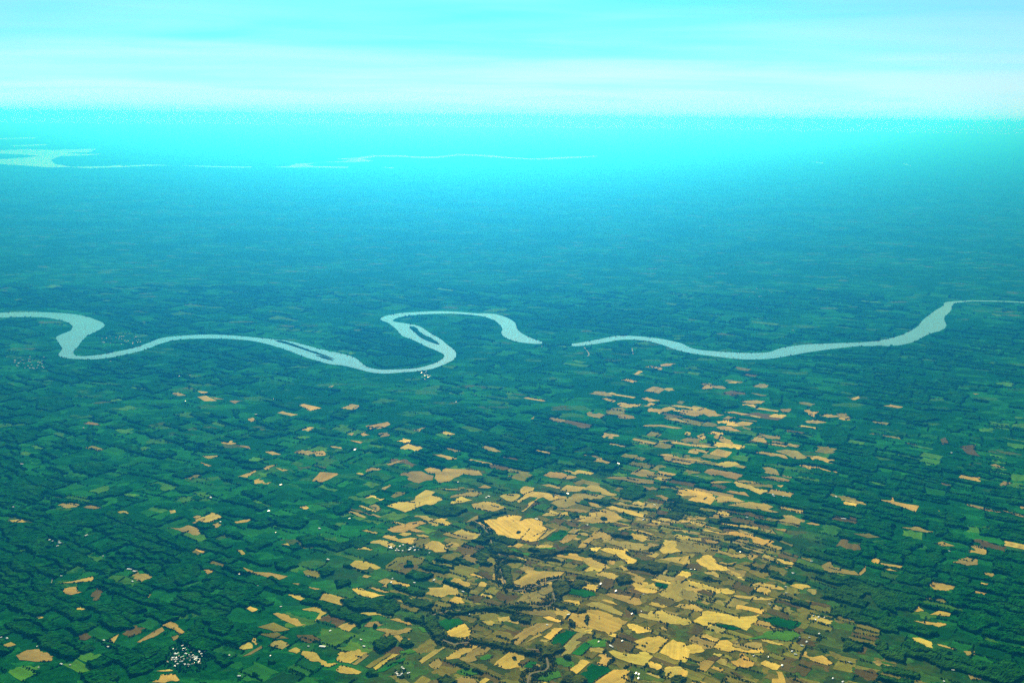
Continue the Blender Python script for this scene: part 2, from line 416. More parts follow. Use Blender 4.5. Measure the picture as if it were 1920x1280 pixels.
# ------------------------------------------------------------------ woods
def canopy_arrays(P, hgt, cell, amp=1.0):
    lo = P.min(0) - cell * 2; hi = P.max(0) + cell * 2
    nx = max(3, int((hi[0] - lo[0]) / cell)); ny = max(3, int((hi[1] - lo[1]) / cell))
    gx, gy = np.meshgrid(lo[0] + np.arange(nx) * cell, lo[1] + np.arange(ny) * cell, indexing='ij')
    gx = gx + rng.uniform(-.3, .3, gx.shape) * cell; gy = gy + rng.uniform(-.3, .3, gy.shape) * cell
    wx = (fbm(gx, gy, 90.0) - .5) * 85 * amp; wy = (fbm(gx + 777, gy - 333, 90.0) - .5) * 85 * amp
    m = inside(P, np.stack([(gx + wx).ravel(), (gy + wy).ravel()], 1)).reshape(gx.shape)
    c = m[:-1, :-1] & m[1:, :-1] & m[1:, 1:] & m[:-1, 1:]
    if c.sum() < 2: return None
    z = hgt * (.35 + .35 * rng.random(gx.shape) + .8 * vnoise(gx, gy, 42.0))
    mi = m.copy(); mi[1:-1, 1:-1] &= m[:-2, 1:-1] & m[2:, 1:-1] & m[1:-1, :-2] & m[1:-1, 2:]
    z = np.where(mi, z, z * rng.uniform(.15, .55, z.shape))
    idx = np.arange(nx * ny).reshape(nx, ny)
    a, bb, cc, d = idx[:-1, :-1], idx[1:, :-1], idx[1:, 1:], idx[:-1, 1:]
    quads = np.stack([a[c], bb[c], cc[c], d[c]], 1)
    cp = np.pad(c, 1)
    sk = []
    for (e0, e1, nb) in ((a, bb, cp[1:-1, :-2]), (bb, cc, cp[2:, 1:-1]), (cc, d, cp[1:-1, 2:]), (d, a, cp[:-2, 1:-1])):
        q = c & ~nb
        sk.append(np.stack([e0[q], e1[q]], 1))
    sk = np.concatenate(sk)
    V = np.stack([gx.ravel(), gy.ravel(), z.ravel()], 1)
    n0 = len(V)
    B = V.copy(); B[:, 2] = 0.0
    skirt = np.stack([sk[:, 1], sk[:, 0], sk[:, 0] + n0, sk[:, 1] + n0], 1)
    Fq = np.concatenate([quads, skirt])
    V = np.concatenate([V, B])
    used, inv = np.unique(Fq, return_inverse=True)
    return V[used], inv.reshape(-1, 4)
def wood_cell(P):
    return max(9.0, P[:, 1].mean() * .0016)
def make_wood(P, hgt=15.0, amp=1.0):
    r = canopy_arrays(np.asarray(P, float), hgt, wood_cell(P), amp)
    if r is None: return None
    V, Fq = r
    c = np.array([V[:, 0].mean(), V[:, 1].mean(), 0.0])
    return link('wood', mesh_np('wood', V - c, Fq), m_wood, c)

# ------------------------------------------------------------------ traced fields, one list per zoomed window of the photograph
TONES = {'p': (.78, .545, .090), 's': (.60, .43, .085), 't': (.40, .305, .070), 'b': (.14, .105, .020), 'o': (.23, .21, .024), 'g': (.020, .165, .012), 'G': (.070, .225, .008), 'd': (.008, .105, .012)}
fields = []                                   # (tone, ground polygon)
def add(T, spec):
    for line in spec.strip().splitlines():
        t, rest = line.split(None, 1)
        pts = [tuple(float(v) for v in q.split(',')) for q in rest.split()]
        fields.append((t, ccw(trace(pts, *T))))
add((640, 860, 6), '''
t 650,185 790,140 900,140 985,180 1040,190 1025,240 930,250 870,275 800,255 745,230 760,205
t 930,120 1000,95 1100,115 1130,150 1150,105 1290,115 1400,115 1540,130 1590,185 1480,185 1380,170 1270,215 1210,255 1100,270 1050,215 1060,165 980,160
s 510,530 640,485 740,480 825,465 840,420 950,350 1055,370 1010,405 1140,445 1080,480 1030,525 960,510 880,535 800,570 720,600
p 1230,485 1350,425 1480,465 1390,485 1300,500 1240,515
t 1220,440 1300,400 1400,380 1550,380 1530,425 1450,425 1350,420
s 1465,510 1600,480 1740,495 1860,550 1780,570 1720,590 1620,590 1560,570 1490,555
t 1400,715 1500,650 1630,625 1650,645 1560,670 1480,700
s 555,720 610,705 730,735 690,745
s 515,795 590,760 700,740 760,715 900,695 960,725 880,745 820,780 950,825 840,825 760,805 690,830 580,825
p 635,850 700,825 790,835 790,850 720,870
s 820,650 850,635 960,640 1080,690 1090,755 1040,755 980,710 940,690
s 70,590 110,590 280,650 260,665 180,640
s 190,530 230,525 400,590 380,600 260,560
s 320,635 360,620 455,655 420,660
t 290,525 380,510 450,560 410,595 360,570
o 75,570 120,560 330,620 320,635
s 230,805 280,795 410,830 390,845 300,825
s 460,880 500,860 600,865 640,905 780,885 850,905 790,960 720,950 560,915
s 310,945 360,920 440,910 560,940 620,975 590,1000 540,1005 470,975 420,955
p 165,1020 220,985 260,990 350,1020 320,1030 220,1015
p 85,1195 150,1145 270,1150 360,1180 445,1225 400,1245 320,1210 300,1240 200,1240 130,1220
s 915,985 1020,920 1100,930 1150,965 1200,1000 1180,1045 1060,1050 1000,1020
t 1140,850 1200,820 1330,845 1500,860 1420,910 1250,880
s 1170,970 1230,935 1320,950 1330,985 1240,1000
o 500,1200 620,1110 800,1080 950,1110 900,1180 700,1170 620,1190 690,1245 540,1260
s 840,855 920,850 990,875 930,890
t 265,130 340,95 450,115 420,130 340,130 280,150
t 500,60 560,75 690,25 660,15
t 450,340 540,290 560,300 490,350
s 1110,345 1150,335 1350,345 1320,352
s 1535,320 1620,295 1690,320 1660,330
o 555,420 640,370 740,380 680,410 600,440
s 165,165 210,155 280,185 240,185
''')
add((640, 860, 3), '''
p 765,360 830,340 900,325 950,315 1015,325 1000,348 1060,332 1130,350 1150,385 1160,400 1100,460 1060,465 1000,450 950,445 880,430 860,400
''')
add((960, 860, 6), '''
s 350,185 430,145 560,155 640,185 730,205 690,220 540,220 440,210
s 540,125 640,130 700,150 740,125 920,165 880,180 760,160 720,180 650,160
t 1330,170 1430,110 1610,150 1580,200 1480,200
t 1050,215 1140,200 1300,205 1600,245 1590,280 1430,280 1250,240
s 320,295 420,285 560,325 530,335
s 570,325 620,295 830,315 760,365 640,370 535,355
s 800,340 880,295 960,310 1060,350 1120,385 1190,405 1100,415 1000,375 890,365
s 95,340 150,310 250,325 230,360 130,405 100,390
s 0,395 70,390 95,410 60,450 0,485 -60,470 -140,420 -80,395
s 60,470 130,412 230,367 400,385 510,420 520,450 420,470 350,430 290,450 130,595 105,590 250,470 290,435 200,425 130,460 80,495
t 420,495 560,440 720,390 860,390 960,400 1060,420 1000,450 880,460 800,440 770,480 700,520 590,555 520,545 480,515
s 850,490 930,490 1020,540 980,550 880,520
p 1040,548 1130,530 1200,550 1370,590 1510,635 1480,660 1330,625 1200,595 1100,568
s 725,700 830,660 870,600 980,590 1040,562 1160,590 1200,635 1250,675 1130,715 960,720 840,710
s 1160,510 1220,485 1320,515 1400,530 1500,515 1560,545 1440,555 1300,530
s 340,640 430,575 500,600 630,600 640,640 560,630 480,640 420,640
s 0,635 60,630 110,650 50,695 -40,700 -60,650
t 140,860 200,780 290,735 420,780 330,830 240,870 240,920 150,925 80,905
s 270,905 340,850 440,805 520,780 430,840 340,905
g 440,870 540,790 640,830 560,900 450,925 390,900
s 530,925 640,850 740,855 660,920 580,955
s 880,880 930,815 1040,820 1130,880 1110,920 1000,890 920,900 820,1000 740,1000 800,930
t 1010,895 1130,895 1300,930 1500,960 1580,1000 1460,1035 1280,1010 1120,960 1020,940
p 990,1020 1050,1000 1200,1010 1290,1010 1290,1060 1340,1110 1410,1140 1370,1190 1300,1180 1230,1120 1170,1080 1060,1050
p 1320,860 1350,835 1530,870 1520,905 1470,935 1420,910 1370,905
s 1180,800 1240,770 1340,760 1300,785 1220,810
s 1280,790 1400,790 1600,850 1560,865 1420,820
b 1200,850 1240,815 1320,830 1310,880
s 1505,1095 1560,1045 1660,1070 1610,1115
s 1660,1030 1720,980 1720,910 1830,920 1990,950 2010,1010 1930,1045 1800,1060 1700,1065
s 1660,1130 1760,1110 1920,1105 2000,1130 2000,1180 1880,1175 1760,1150
s 1820,875 1850,845 1960,865 2010,900 1920,910
t 1600,410 1680,405 1790,460 1820,490 1700,460
s 1500,740 1570,705 1690,735 1600,755
s 1780,690 1830,685 1960,690 2010,710 1870,720
p -10,950 60,945 135,965 70,1005 -50,990
G -70,1000 30,1010 120,1050 220,1065 180,1085 60,1060
G 240,1050 330,1000 510,1000 420,1030
s 780,1120 880,1110 960,1150 1030,1180 1110,1225 1040,1240 880,1210 830,1180
s 1080,1190 1100,1140 1160,1150 1150,1190
t 430,1115 520,1105 610,1140 560,1165
s 1200,1205 1240,1195 1330,1250 1260,1260
o 680,270 780,240 860,255 760,300
t 490,565 640,560 860,590 830,610 640,590
''')
add((1280, 860, 6), '''
p 0,345 100,345 230,365 340,400 370,440 310,515 230,490 150,485 60,465 110,430 160,420 60,415 0,420 -60,400 -60,360
s 375,440 440,420 560,430 700,480 640,490 540,480 460,490 390,490
s 510,520 640,492 780,485 950,510 1020,540 960,570 1080,600 1000,600 850,570 700,550 560,540
s 490,370 540,355 640,375 700,375 750,425 660,405 580,390
s 570,270 600,255 740,290 820,330 980,360 900,390 870,400 760,350 640,320
s 580,245 700,240 850,265 830,280 700,265
t 240,150 330,110 400,125 560,150 680,180 600,230 500,210 420,180 330,185
t 430,40 520,25 600,60 720,90 690,110 580,85 470,70
t 890,100 980,90 1060,130 1080,170 1240,210 1200,215 1050,180 920,150
t 880,200 980,195 1160,225 1200,255 1080,255 960,230
s 260,260 400,250 560,260 450,270 340,275
s 1060,300 1130,295 1110,325
p 500,855 530,820 680,840 840,880 920,910 1030,930 980,975 890,970 800,950 780,900 720,880 620,875
s 370,840 480,830 510,815 495,855 440,850
s 0,870 60,865 210,890 210,925 120,915 0,890 -60,880
s 235,905 290,905 410,935 380,955 280,945
t 0,905 120,930 290,980 300,1025 260,1060 120,1050 0,1050 -80,1000 -60,930
s 310,1005 380,1020 560,1070 680,1070 715,1100 650,1120 540,1100 400,1060
s 725,1090 780,1070 850,1090 790,1145 730,1120
p 150,1150 240,1085 330,1090 370,1140 400,1190 490,1215 540,1255 420,1260 300,1250 210,1200
s 0,1100 80,1090 60,1150 10,1190 -50,1160
s 400,1175 440,1155 500,1180 620,1155 560,1185 480,1190
s 140,670 180,650 270,665 240,690
t 280,655 360,625 570,645 430,665 360,675
s 0,690 80,690 60,715 -30,720
s 70,720 230,745 390,780 350,785 180,755
t 80,775 330,820 280,825
s 1040,780 1170,795 1160,820 1060,800
t 880,780 1000,790 1070,860 1030,880 940,830
s 1385,725 1440,715 1545,745 1500,748
o 1070,925 1120,920 1250,970 1230,985
o 620,1180 700,1155 860,1200 800,1215
''')
add((640, 1070, 6), '''
s 415,120 490,85 630,120 530,135 520,185 460,175 480,150
p 540,110 640,125 780,155 740,180 640,150 560,135
s 290,190 370,185 550,235 500,245 400,225
p 120,205 170,190 280,225 330,240 490,275 430,280 340,305 200,270
s 555,285 620,250 720,290 780,300 970,345 900,350 760,320 720,325 830,375 740,385 640,340
s 945,260 970,190 1130,185 1150,150 1280,185 1330,250 1300,275 1210,265 1120,300 1020,275
p 1195,345 1290,285 1390,360 1300,370
p 1215,120 1280,75 1440,130 1450,165 1420,180 1320,140
p 1425,35 1480,30 1610,75 1590,85 1480,55
s 1520,150 1570,120 1640,150 1610,180
b 1490,20 1640,10 1720,80 1650,100 1610,70
s 235,70 260,45 340,60 290,80
s 0,300 60,310 140,350 90,375 0,360 -60,330
s 420,405 470,390 550,395 530,420
s 165,520 200,480 290,465 390,465 500,480 580,515 510,525 420,490 320,500 230,510 200,540
s 10,545 80,490 160,500 120,540
s 5,600 150,560 190,605 80,680 10,660 -40,630
s 545,545 620,530 760,575 800,610 740,605 640,570
t 250,625 300,575 400,565 480,600 430,620 330,630
t 385,660 440,645 560,660 640,670 730,640 800,655 760,690 640,715 560,720 480,770 450,755 500,690
s 570,735 620,722 700,750 780,765 710,810 650,790 620,755
p -20,910 90,900 180,880 290,915 100,1040 20,1025 -60,1000
t 110,1040 292,918 310,950 170,1055
p 345,1090 460,1012 580,930 650,935 560,990 390,1115
o 270,1080 380,1000 540,925 570,930 450,1008 335,1090
s 0,1060 100,1085 230,1135 190,1160 90,1155 -60,1110
p 1185,680 1385,590 1445,640 1430,655 1490,685 1430,740 1330,755 1185,740
s 860,1010 1060,880 1170,845 1180,860 1070,930 900,1045
s 1150,990 1330,870 1460,815 1540,840 1420,920 1320,980 1200,995
t 1320,985 1450,905 1560,845 1690,855 1640,910 1500,960 1530,1000 1430,1030 1340,1000
t 985,1050 1080,980 1140,1030 1100,1090 1010,1085
p 1715,1065 1740,1020 1890,905 1960,910 2060,935 2060,990 1990,1050 2040,1085 1960,1085 1900,1100 1810,1090 1760,1050
s 1760,520 1890,505 1900,530 1830,570 1780,570
s 1575,570 1680,555 1730,585 1690,615 1630,600
t 1285,1225 1350,1190 1480,1205 1540,1255 1400,1300 1300,1280
p 1560,1240 1620,1200 1680,1215 1600,1270 1540,1290
g 1070,580 1180,535 1330,540 1380,585 1190,670 1120,630
G 660,900 760,870 840,900 780,930 670,930
G 1300,1120 1400,1090 1550,1110 1540,1160 1380,1180 1290,1150
G 1560,970 1640,935 1720,950 1650,1000 1570,1000
b 1420,290 1500,265 1600,290 1570,350 1480,365
g 390,1140 560,1040 720,970 700,1010 480,1130
G 860,630 940,625 970,680 920,690
''')
add((960, 1070, 6), '''
s 20,120 110,70 180,30 130,10 180,-15 360,0 590,10 540,70 400,75 400,110 330,145 200,180 90,200 50,180
t 50,340 150,250 280,215 400,150 530,150 510,190 390,260 350,270 270,240 320,270 390,285 270,380 100,375
s 815,385 900,350 980,350 1130,400 1250,480 1240,510 1120,470 980,420 870,400
s 1000,330 1050,320 1180,375 1200,390 1120,370
p 630,540 670,475 770,485 870,430 960,440 1100,485 1300,560 1110,715 1000,680 880,650 700,610
s 1045,260 1090,240 1230,275 1450,310 1470,360 1380,390 1250,340 1130,300
t 170,470 270,410 380,440 500,490 550,550 420,500 330,505 200,490
p 345,515 420,508 560,560 520,580 400,550
t 0,770 90,690 260,590 470,590 440,630 330,690 200,720 100,810 30,860 20,810
p 390,720 470,640 570,650 430,780 350,740
s 150,810 250,730 300,692 345,720 250,760
s 300,790 340,765 420,780 390,800
d 435,800 600,660 730,690 560,850 450,815
t 525,945 620,890 575,850 735,700 880,672 790,740 730,780 790,800 660,930 580,955
s 640,650 720,640 860,660 790,700 740,685
g 670,930 820,800 900,840 780,950
p 650,1110 760,1000 880,1025 700,1180 645,1170 680,1130
p 920,1260 1080,1150 1160,1110 1280,1105 1360,1135 1300,1160 1310,1215 1250,1290 1000,1320
d 710,1190 900,1030 1080,1080 1120,1120 910,1255 760,1260
p 1085,905 1140,890 1290,935 1400,940 1430,910 1510,905 1580,950 1540,1005 1470,1065 1320,1030 1160,970
p 1530,1040 1560,1015 1690,1060 1680,1095 1630,1115 1550,1080
p 1370,790 1520,745 1650,730 1765,770 1700,830 1645,900 1600,930 1480,900 1380,860 1430,830
p 1660,920 1720,835 1810,770 1940,810 2000,900 1980,1000 1850,1000 1760,960
s 1430,515 1450,475 1520,490 1560,450 1700,445 1760,480 1980,540 2010,590 1860,600 1650,565 1520,540
p 1450,180 1540,160 1700,205 1680,225 1560,200
p 1560,100 1600,85 1790,130 1770,150 1640,125
d 1590,140 1640,130 1760,158 1720,200 1620,175
s 1640,260 1700,220 1740,190 1850,100 1940,90 2000,120 2000,300 1880,345 1740,300
b 1580,340 1640,290 1850,350 1770,400
p 1540,380 1570,345 1750,400 1700,415
s 1815,400 1880,370 1980,380 1930,420
s 940,50 1010,10 1120,20 1210,55 1150,98 1060,65
b 990,120 1060,78 1150,102 1140,180 1080,210 960,180
s 1260,15 1330,10 1500,85 1470,150 1330,110 1390,60
b 1210,260 1290,215 1440,280 1440,305
s 1690,1110 1770,1070 1900,1080 1980,1130 1960,1190 1850,1190 1740,1200 1730,1150
s 1500,1150 1560,1145 1680,1190 1650,1210
s 1660,640 1700,625 1760,660 1730,680
G 430,990 550,970 700,1030 640,1080 460,1030
G 230,1190 350,1120 530,1130 560,1190 420,1240 300,1230
g 130,1080 200,1010 280,1030 220,1090
b 70,1040 170,990 210,1000 120,1060
o 820,960 900,905 980,920 900,990
G 840,800 960,760 1080,780 1060,850 900,860
g 620,200 760,190 950,270 820,300 640,260
''')
add((1280, 1070, 6), '''
p 0,100 100,110 250,150 400,200 500,195 600,230 560,260 480,260 390,255 270,225 200,200 120,190 0,190 -60,150
t 0,200 120,220 200,250 210,310 150,350 60,330 0,310 -60,270
s 195,350 250,335 320,365 280,385
s 780,150 860,130 980,150 1110,180 1150,210 1050,205 900,175
p 1205,165 1290,145 1420,165 1440,185 1370,190 1350,210 1270,190
t 1390,225 1420,200 1510,210 1480,270
p 600,400 620,380 930,440 890,485 760,450 605,430
s 530,290 620,275 760,290 1020,310 960,330 800,325 640,305
p 110,570 200,510 210,460 290,445 420,470 680,515 870,490 850,540 780,590 765,625 720,670 640,640 500,600 370,580 310,630 230,615
s 785,600 850,555 980,580 1000,620 1050,640 960,655 880,620
s 0,385 130,375 200,420 230,440 200,458 100,440 0,420 -60,400
p 0,540 60,530 95,570 40,610 -80,590 -60,540
p 190,740 220,730 340,770 360,795 280,785
p 345,860 400,785 500,775 565,820 555,850 680,885 800,890 895,860 915,910 800,925 680,915 600,890 530,910
t 575,820 700,820 780,800 890,815 895,852 800,882 680,878 575,848
p 640,980 640,930 680,920 690,950 750,975 750,1000 810,1030 790,1070 700,1095 620,1080 540,1010
p 875,1035 930,1005 1110,1060 1060,1115 980,1090
p 1050,1130 1120,1140 1150,1210 1160,1260 1000,1260 1010,1210 1080,1210 1070,1160
p 0,850 100,820 220,845 245,900 130,930 40,925 0,900 -80,880
s 160,1035 260,995 360,1020 260,1135 160,1105 190,1070
b 268,990 340,955 415,972 370,1018
p 335,940 350,920 445,940 420,968
s 378,1020 430,975 510,1010 500,1070 420,1050
p 310,1090 345,1065 460,1110 430,1135
p 0,970 50,1010 30,1030 -60,1020 -40,980
p 0,1110 50,1120 40,1180 -30,1190 -60,1140
s 885,765 940,770 1140,825 1100,835 900,795
s 1310,955 1370,900 1400,915 1400,950 1460,970 1570,950 1620,980 1690,1040 1630,1060 1480,1020 1400,975
o 920,945 1010,920 1150,970 1120,1010
G 700,770 900,720 940,680 1240,660 1330,730 1180,790 900,760
d 375,592 500,605 640,645 680,670 560,665 385,622
b 1320,330 1480,350 1680,400 1600,410 1420,370
s 230,10 360,0 410,40 410,75 300,40
s 530,5 560,0 660,40 640,60 580,45
s 600,80 640,75 720,100 690,110
b 540,190 600,120 670,130 660,180 600,195
d 900,540 1080,520 1340,580 1300,630 1060,640 1000,600
b 530,1130 600,1140 690,1190 640,1200
''')
add((0, 860, 3), '''
t 325,260 380,243 455,255 430,270 370,278
t 465,272 510,262 570,275 530,282
s 1335,100 1400,80 1440,62 1440,72 1390,105
s 1455,55 1530,35 1560,32 1500,62
s 1550,50 1620,65 1590,70
s 1755,125 1800,75 1905,85 1870,105 1815,130
t 1130,20 1190,38 1170,45
t 940,388 1010,390 1060,373 1110,390 1130,415 1175,395 1110,430 1060,415
s 1180,375 1230,357 1245,370 1215,388
t 1080,360 1150,335 1130,370
s 1085,328 1110,318 1130,325 1110,335
s 1320,355 1420,335 1390,355 1330,362
s 945,290 985,288 990,300 960,308
s 655,298 700,292 720,308 680,310
s 295,770 350,745 345,730 435,718 435,745 465,748 400,765
s 335,700 420,685 520,660 530,685 430,695
g 420,680 470,640 600,625 530,660
s 310,858 330,820 350,820 345,840
s 395,855 440,832 480,845 440,860
s 165,900 210,882 245,890 220,910 185,912
s 490,825 520,805 545,820 530,840
t 90,1105 150,1075 220,1070 240,1090 300,1110 290,1135 200,1140 110,1130
s 0,1050 60,1030 90,1045 30,1065
s 1145,625 1165,615 1205,635 1165,648
s 1330,508 1395,540 1365,545
s 1370,610 1430,635 1520,640 1620,660 1570,680 1470,655 1390,635
s 1085,505 1150,520 1145,532
p 1620,765 1700,740 1710,755 1690,775 1740,790 1840,815 1740,808 1670,790
p 1700,845 1790,830 1870,850 1770,915 1800,865
s 1535,870 1560,865 1680,910 1720,935 1660,935 1580,900
s 1645,700 1680,700 1825,740 1810,752 1720,720
o 1450,945 1540,920 1630,960 1530,965
s 905,935 960,915 1010,950 1040,975 1020,988 960,955
t 770,1030 850,980 910,945 925,965 850,1005 790,1032
s 605,1020 670,985 640,1035
t 965,1000 1000,990 1015,1005 975,1022
s 850,1255 895,1240 905,1215 985,1210 1010,1245 930,1258
s 1345,1050 1400,1030 1420,1065 1350,1075
s 1400,1015 1425,1005 1450,1050
t 1510,1050 1550,1020 1630,1045 1590,1070
t 1365,1110 1470,1050 1480,1060 1410,1100
p 1620,1080 1660,1060 1690,1070 1670,1095
p 1700,1080 1760,1085 1900,1150 1850,1170 1740,1130 1690,1100
b 1670,990 1760,990 1810,1020 1740,1035 1690,1020
s 880,1192 960,1182 975,1190 930,1195
o 1450,985 1560,975 1630,1010 1550,1010
p 1380,840 1410,830 1450,845 1420,860
b 440,990 480,970 510,1005 480,1020 445,1015
s 40,345 130,338 180,345 130,357 70,355
G 580,685 640,655 760,660 730,690 640,695
b 510,770 550,725 580,745 560,790 520,795
s 1580,480 1620,475 1630,488
s 820,765 850,760 840,780
s 1110,795 1135,785 1160,800 1130,812
''')
add((1280, 860, 3), '''
p 1060,575 1080,558 1110,570 1105,595 1065,595
s 1110,585 1250,605 1240,618 1120,595
s 1100,605 1130,605 1215,632 1160,628
s 985,645 1030,600 1030,630 1000,655
t 780,600 830,575 850,610 900,620 980,640 990,655 900,645 830,640
s 1110,230 1170,235 1180,210 1190,240 1330,265 1310,298 1230,270
t 1520,582 1580,560 1600,550 1660,565 1660,595 1600,600
s 1670,650 1700,640 1748,645 1740,670 1690,668
p 1680,695 1720,700 1715,708 1680,705
s 1520,725 1600,735 1710,755 1680,768 1600,755
p 1140,755 1170,735 1210,780 1220,815 1180,800
p 1230,825 1330,832 1360,855 1320,860 1250,840
p 1390,875 1440,855 1510,865 1500,885 1440,882
p 1300,910 1370,915 1480,925 1440,945 1370,930
p 1295,1005 1330,1005 1400,1030 1410,1065 1350,1040 1300,1030
s 1375,1130 1400,1110 1470,1130 1460,1145 1390,1140
s 1540,1165 1565,1150 1610,1170 1610,1185 1550,1185
t 1580,1080 1640,1080 1650,1100 1600,1105
t 1600,1200 1700,1190 1680,1240 1620,1240
t 1800,290 1920,315 1920,330 1850,310
t 1580,250 1680,270 1800,300 1700,290
s 1400,295 1440,290 1450,305 1410,308
t 1730,35 1760,30 1815,50 1770,50
t 1780,150 1800,125 1855,135 1800,155
t 1230,385 1300,378 1410,410 1380,415 1290,400
t 1420,475 1460,465 1530,490 1460,490
s 1430,1040 1540,1065 1530,1072 1440,1050
o 960,420 1050,420 1110,440 1040,445
''')
add((1080, 680, 4), '''
s 515,32 560,22 650,40 640,55 580,40
s 620,15 680,5 750,8 690,25 640,28
s 435,88 470,60 495,65 465,90
s 335,130 370,120 460,140 430,150
s 940,190 970,165 1010,170 1010,195 960,200
s 1135,150 1170,140 1225,145 1200,155
s 660,195 720,190 740,208 700,213
s 230,230 270,222 300,232 280,242
s 320,325 350,295 400,310 495,310 470,330 390,340
s 480,270 530,260 600,280 630,285 540,290
s 510,325 560,298 610,315 560,322
s 185,270 230,265 300,285 280,295 220,280
s 770,380 790,350 920,360 960,340 1040,360 1060,385 1110,390 1000,405 960,385 900,405 850,395
s 580,345 640,350 700,330 745,340 700,360 640,370
s 700,320 770,318 950,345 900,350 780,335
s 1110,370 1180,365 1300,385 1240,392
s 1300,390 1390,405 1380,415 1310,400
s 500,475 560,465 640,465 800,490 760,495 640,480
s 1050,480 1110,475 1160,480 1240,515 1150,510 1080,500
s 1170,460 1250,440 1330,450 1300,470 1220,470
s 1710,355 1750,350 1775,370 1820,365 1785,408 1750,395
s 1030,560 1060,535 1110,560 1180,605 1170,620 1080,585
s 900,550 960,530 980,560 950,585
s 810,535 830,515 860,525 840,545
t 780,580 860,555 930,580 900,600 820,600
s 705,600 760,590 900,615 1060,630 1010,635 860,625
s 860,650 900,645 1000,665 980,680
s 1000,680 1060,645 1170,670 1130,710 1060,695
s 610,690 660,685 830,715 1010,745 900,735 740,715
s 1340,670 1400,665 1560,690 1600,720 1480,700
t 1500,660 1580,650 1660,660 1700,690 1740,710 1640,720 1580,690
s 1310,580 1360,555 1420,565 1430,600 1350,590
s 1440,610 1490,605 1590,625 1560,632
s 680,425 740,415 850,445 780,445
s 1230,290 1340,280 1420,290 1390,308 1300,305
o 225,370 270,340 350,335 375,365 310,390 250,385
t 1100,420 1140,400 1200,410 1150,425
t 1530,350 1610,345 1600,370 1550,370
t 430,715 480,705 530,720 500,735
s 1030,770 1110,740 1180,740 1230,765 1120,785
''')
add((0, 540, 3), '''
s 965,590 1010,588 1050,605 1000,605
s 1110,612 1160,605 1220,635 1150,635
s 1110,580 1170,585 1150,595
t 1180,610 1260,625 1210,625
p 1680,660 1710,652 1810,675 1750,690
s 1560,702 1590,693 1675,712 1640,720
s 1395,735 1420,728 1440,745 1410,752
s 1810,565 1880,548 1850,565
s 1245,868 1300,858 1330,872 1280,880
t 1320,880 1400,890 1410,905 1360,892
s 1490,920 1530,918 1580,935 1530,938
s 1140,945 1240,940 1200,955 1170,960
t 1290,635 1370,632 1320,650
s 1850,885 1920,895 1920,905 1870,897
s 1760,915 1820,915 1830,940 1780,945
t 470,762 505,750 570,772 520,768
''')
add((640, 540, 3), '''
s 0,675 60,652 100,660 50,690
s 135,775 200,765 260,752 275,765 210,790 170,798
s 35,818 70,815 60,830
s 100,820 140,810 160,825 120,832
s 45,855 120,865 110,875
t 205,820 260,812 270,830 220,838
t 565,895 640,905 680,915 640,922
s 780,935 850,940 820,948
t 790,895 830,880 900,920 850,925
s 510,935 560,935 650,960 600,965
t 400,800 475,780 440,808
s 1065,735 1085,722 1080,735
''')
add((1280, 540, 3), '''
s 1125,662 1170,655 1240,668 1210,675
s 945,622 990,608 995,620 960,630
t 865,705 920,705 925,735 890,728
b 1555,890 1650,880 1640,910 1675,950 1600,930
b 1450,850 1480,840 1495,870 1460,880
t 1630,592 1670,595 1650,600
''')

def seg_dist(q, L):
    a, v = L[:-1], L[1:] - L[:-1]
    t = np.clip(((q - a) * v).sum(1) / np.maximum((v * v).sum(1), 1e-9), 0, 1)
    return float(np.hypot(*(q - a - v * t[:, None]).T).min())

# ------------------------------------------------------------------ creek and roads
creek_px = ([(640 + a / 6, 860 + c / 6) for a, c in ((1500, 700), (1600, 760), (1660, 860), (1700, 980), (1780, 1080), (1820, 1140), (1822, 1175), (1790, 1240))]
    + [(640 + a / 6, 1070 + c / 6) for a, c in ((1795, 0), (1820, 40), (1812, 90), (1850, 160), (1890, 210))]
    + [(960 + a / 6, 1070 + c / 6) for a, c in ((20, 230), (120, 215), (260, 180), (400, 120), (520, 90), (588, 110), (596, 150), (565, 200), (500, 235), (452, 252), (480, 300), (470, 375), (400, 400), (250, 395), (60, 395))]
    + [(640 + a / 6, 1070 + c / 6) for a, c in ((1800, 425), (1500, 430), (1200, 452), (1000, 500), (960, 560), (1040, 640), (1105, 720), (1135, 775), (1200, 797), (1270, 832), (1330, 812), (1480, 800), (1700, 840), (1860, 870))]
    + [(960 + a / 6, 1070 + c / 6) for a, c in ((100, 880), (250, 880), (350, 900), (376, 940), (400, 1020), (410, 1080), (380, 1120), (280, 1135), (205, 1155), (188, 1195), (170, 1290))])
creek = trace(creek_px)
def ribbon(name, L, width, mat, z):
    L = np.asarray(L, float)
    for _ in range(2):
        M = np.empty((2 * (len(L) - 1), 2)); M[0::2] = L[:-1] * .75 + L[1:] * .25; M[1::2] = L[:-1] * .25 + L[1:] * .75
        L = np.concatenate([L[:1], M, L[-1:]])
    t = np.gradient(L, axis=0); t /= np.maximum(np.hypot(t[:, 0], t[:, 1])[:, None], 1e-6)
    nrm = np.stack([-t[:, 1], t[:, 0]], 1)
    w = width * (.8 + .4 * rng.random(len(L)))[:, None] * .5
    A, B = L + nrm * w, L - nrm * w
    c = L.mean(0)
    n = len(L)
    V = np.concatenate([np.c_[A - c, np.full(n, z)], np.c_[B - c, np.full(n, z)]])
    i = np.arange(n - 1)
    Fq = np.stack([i, i + n, i + n + 1, i + 1], 1)
    return link(name, mesh_np(name, V, Fq), mat, (c[0], c[1], 0)), L
cr, creek = ribbon('creek', creek, 11, m_creek, 2.4)
tag(cr, 'narrow brown creek winding between wooded banks', kind='structure')
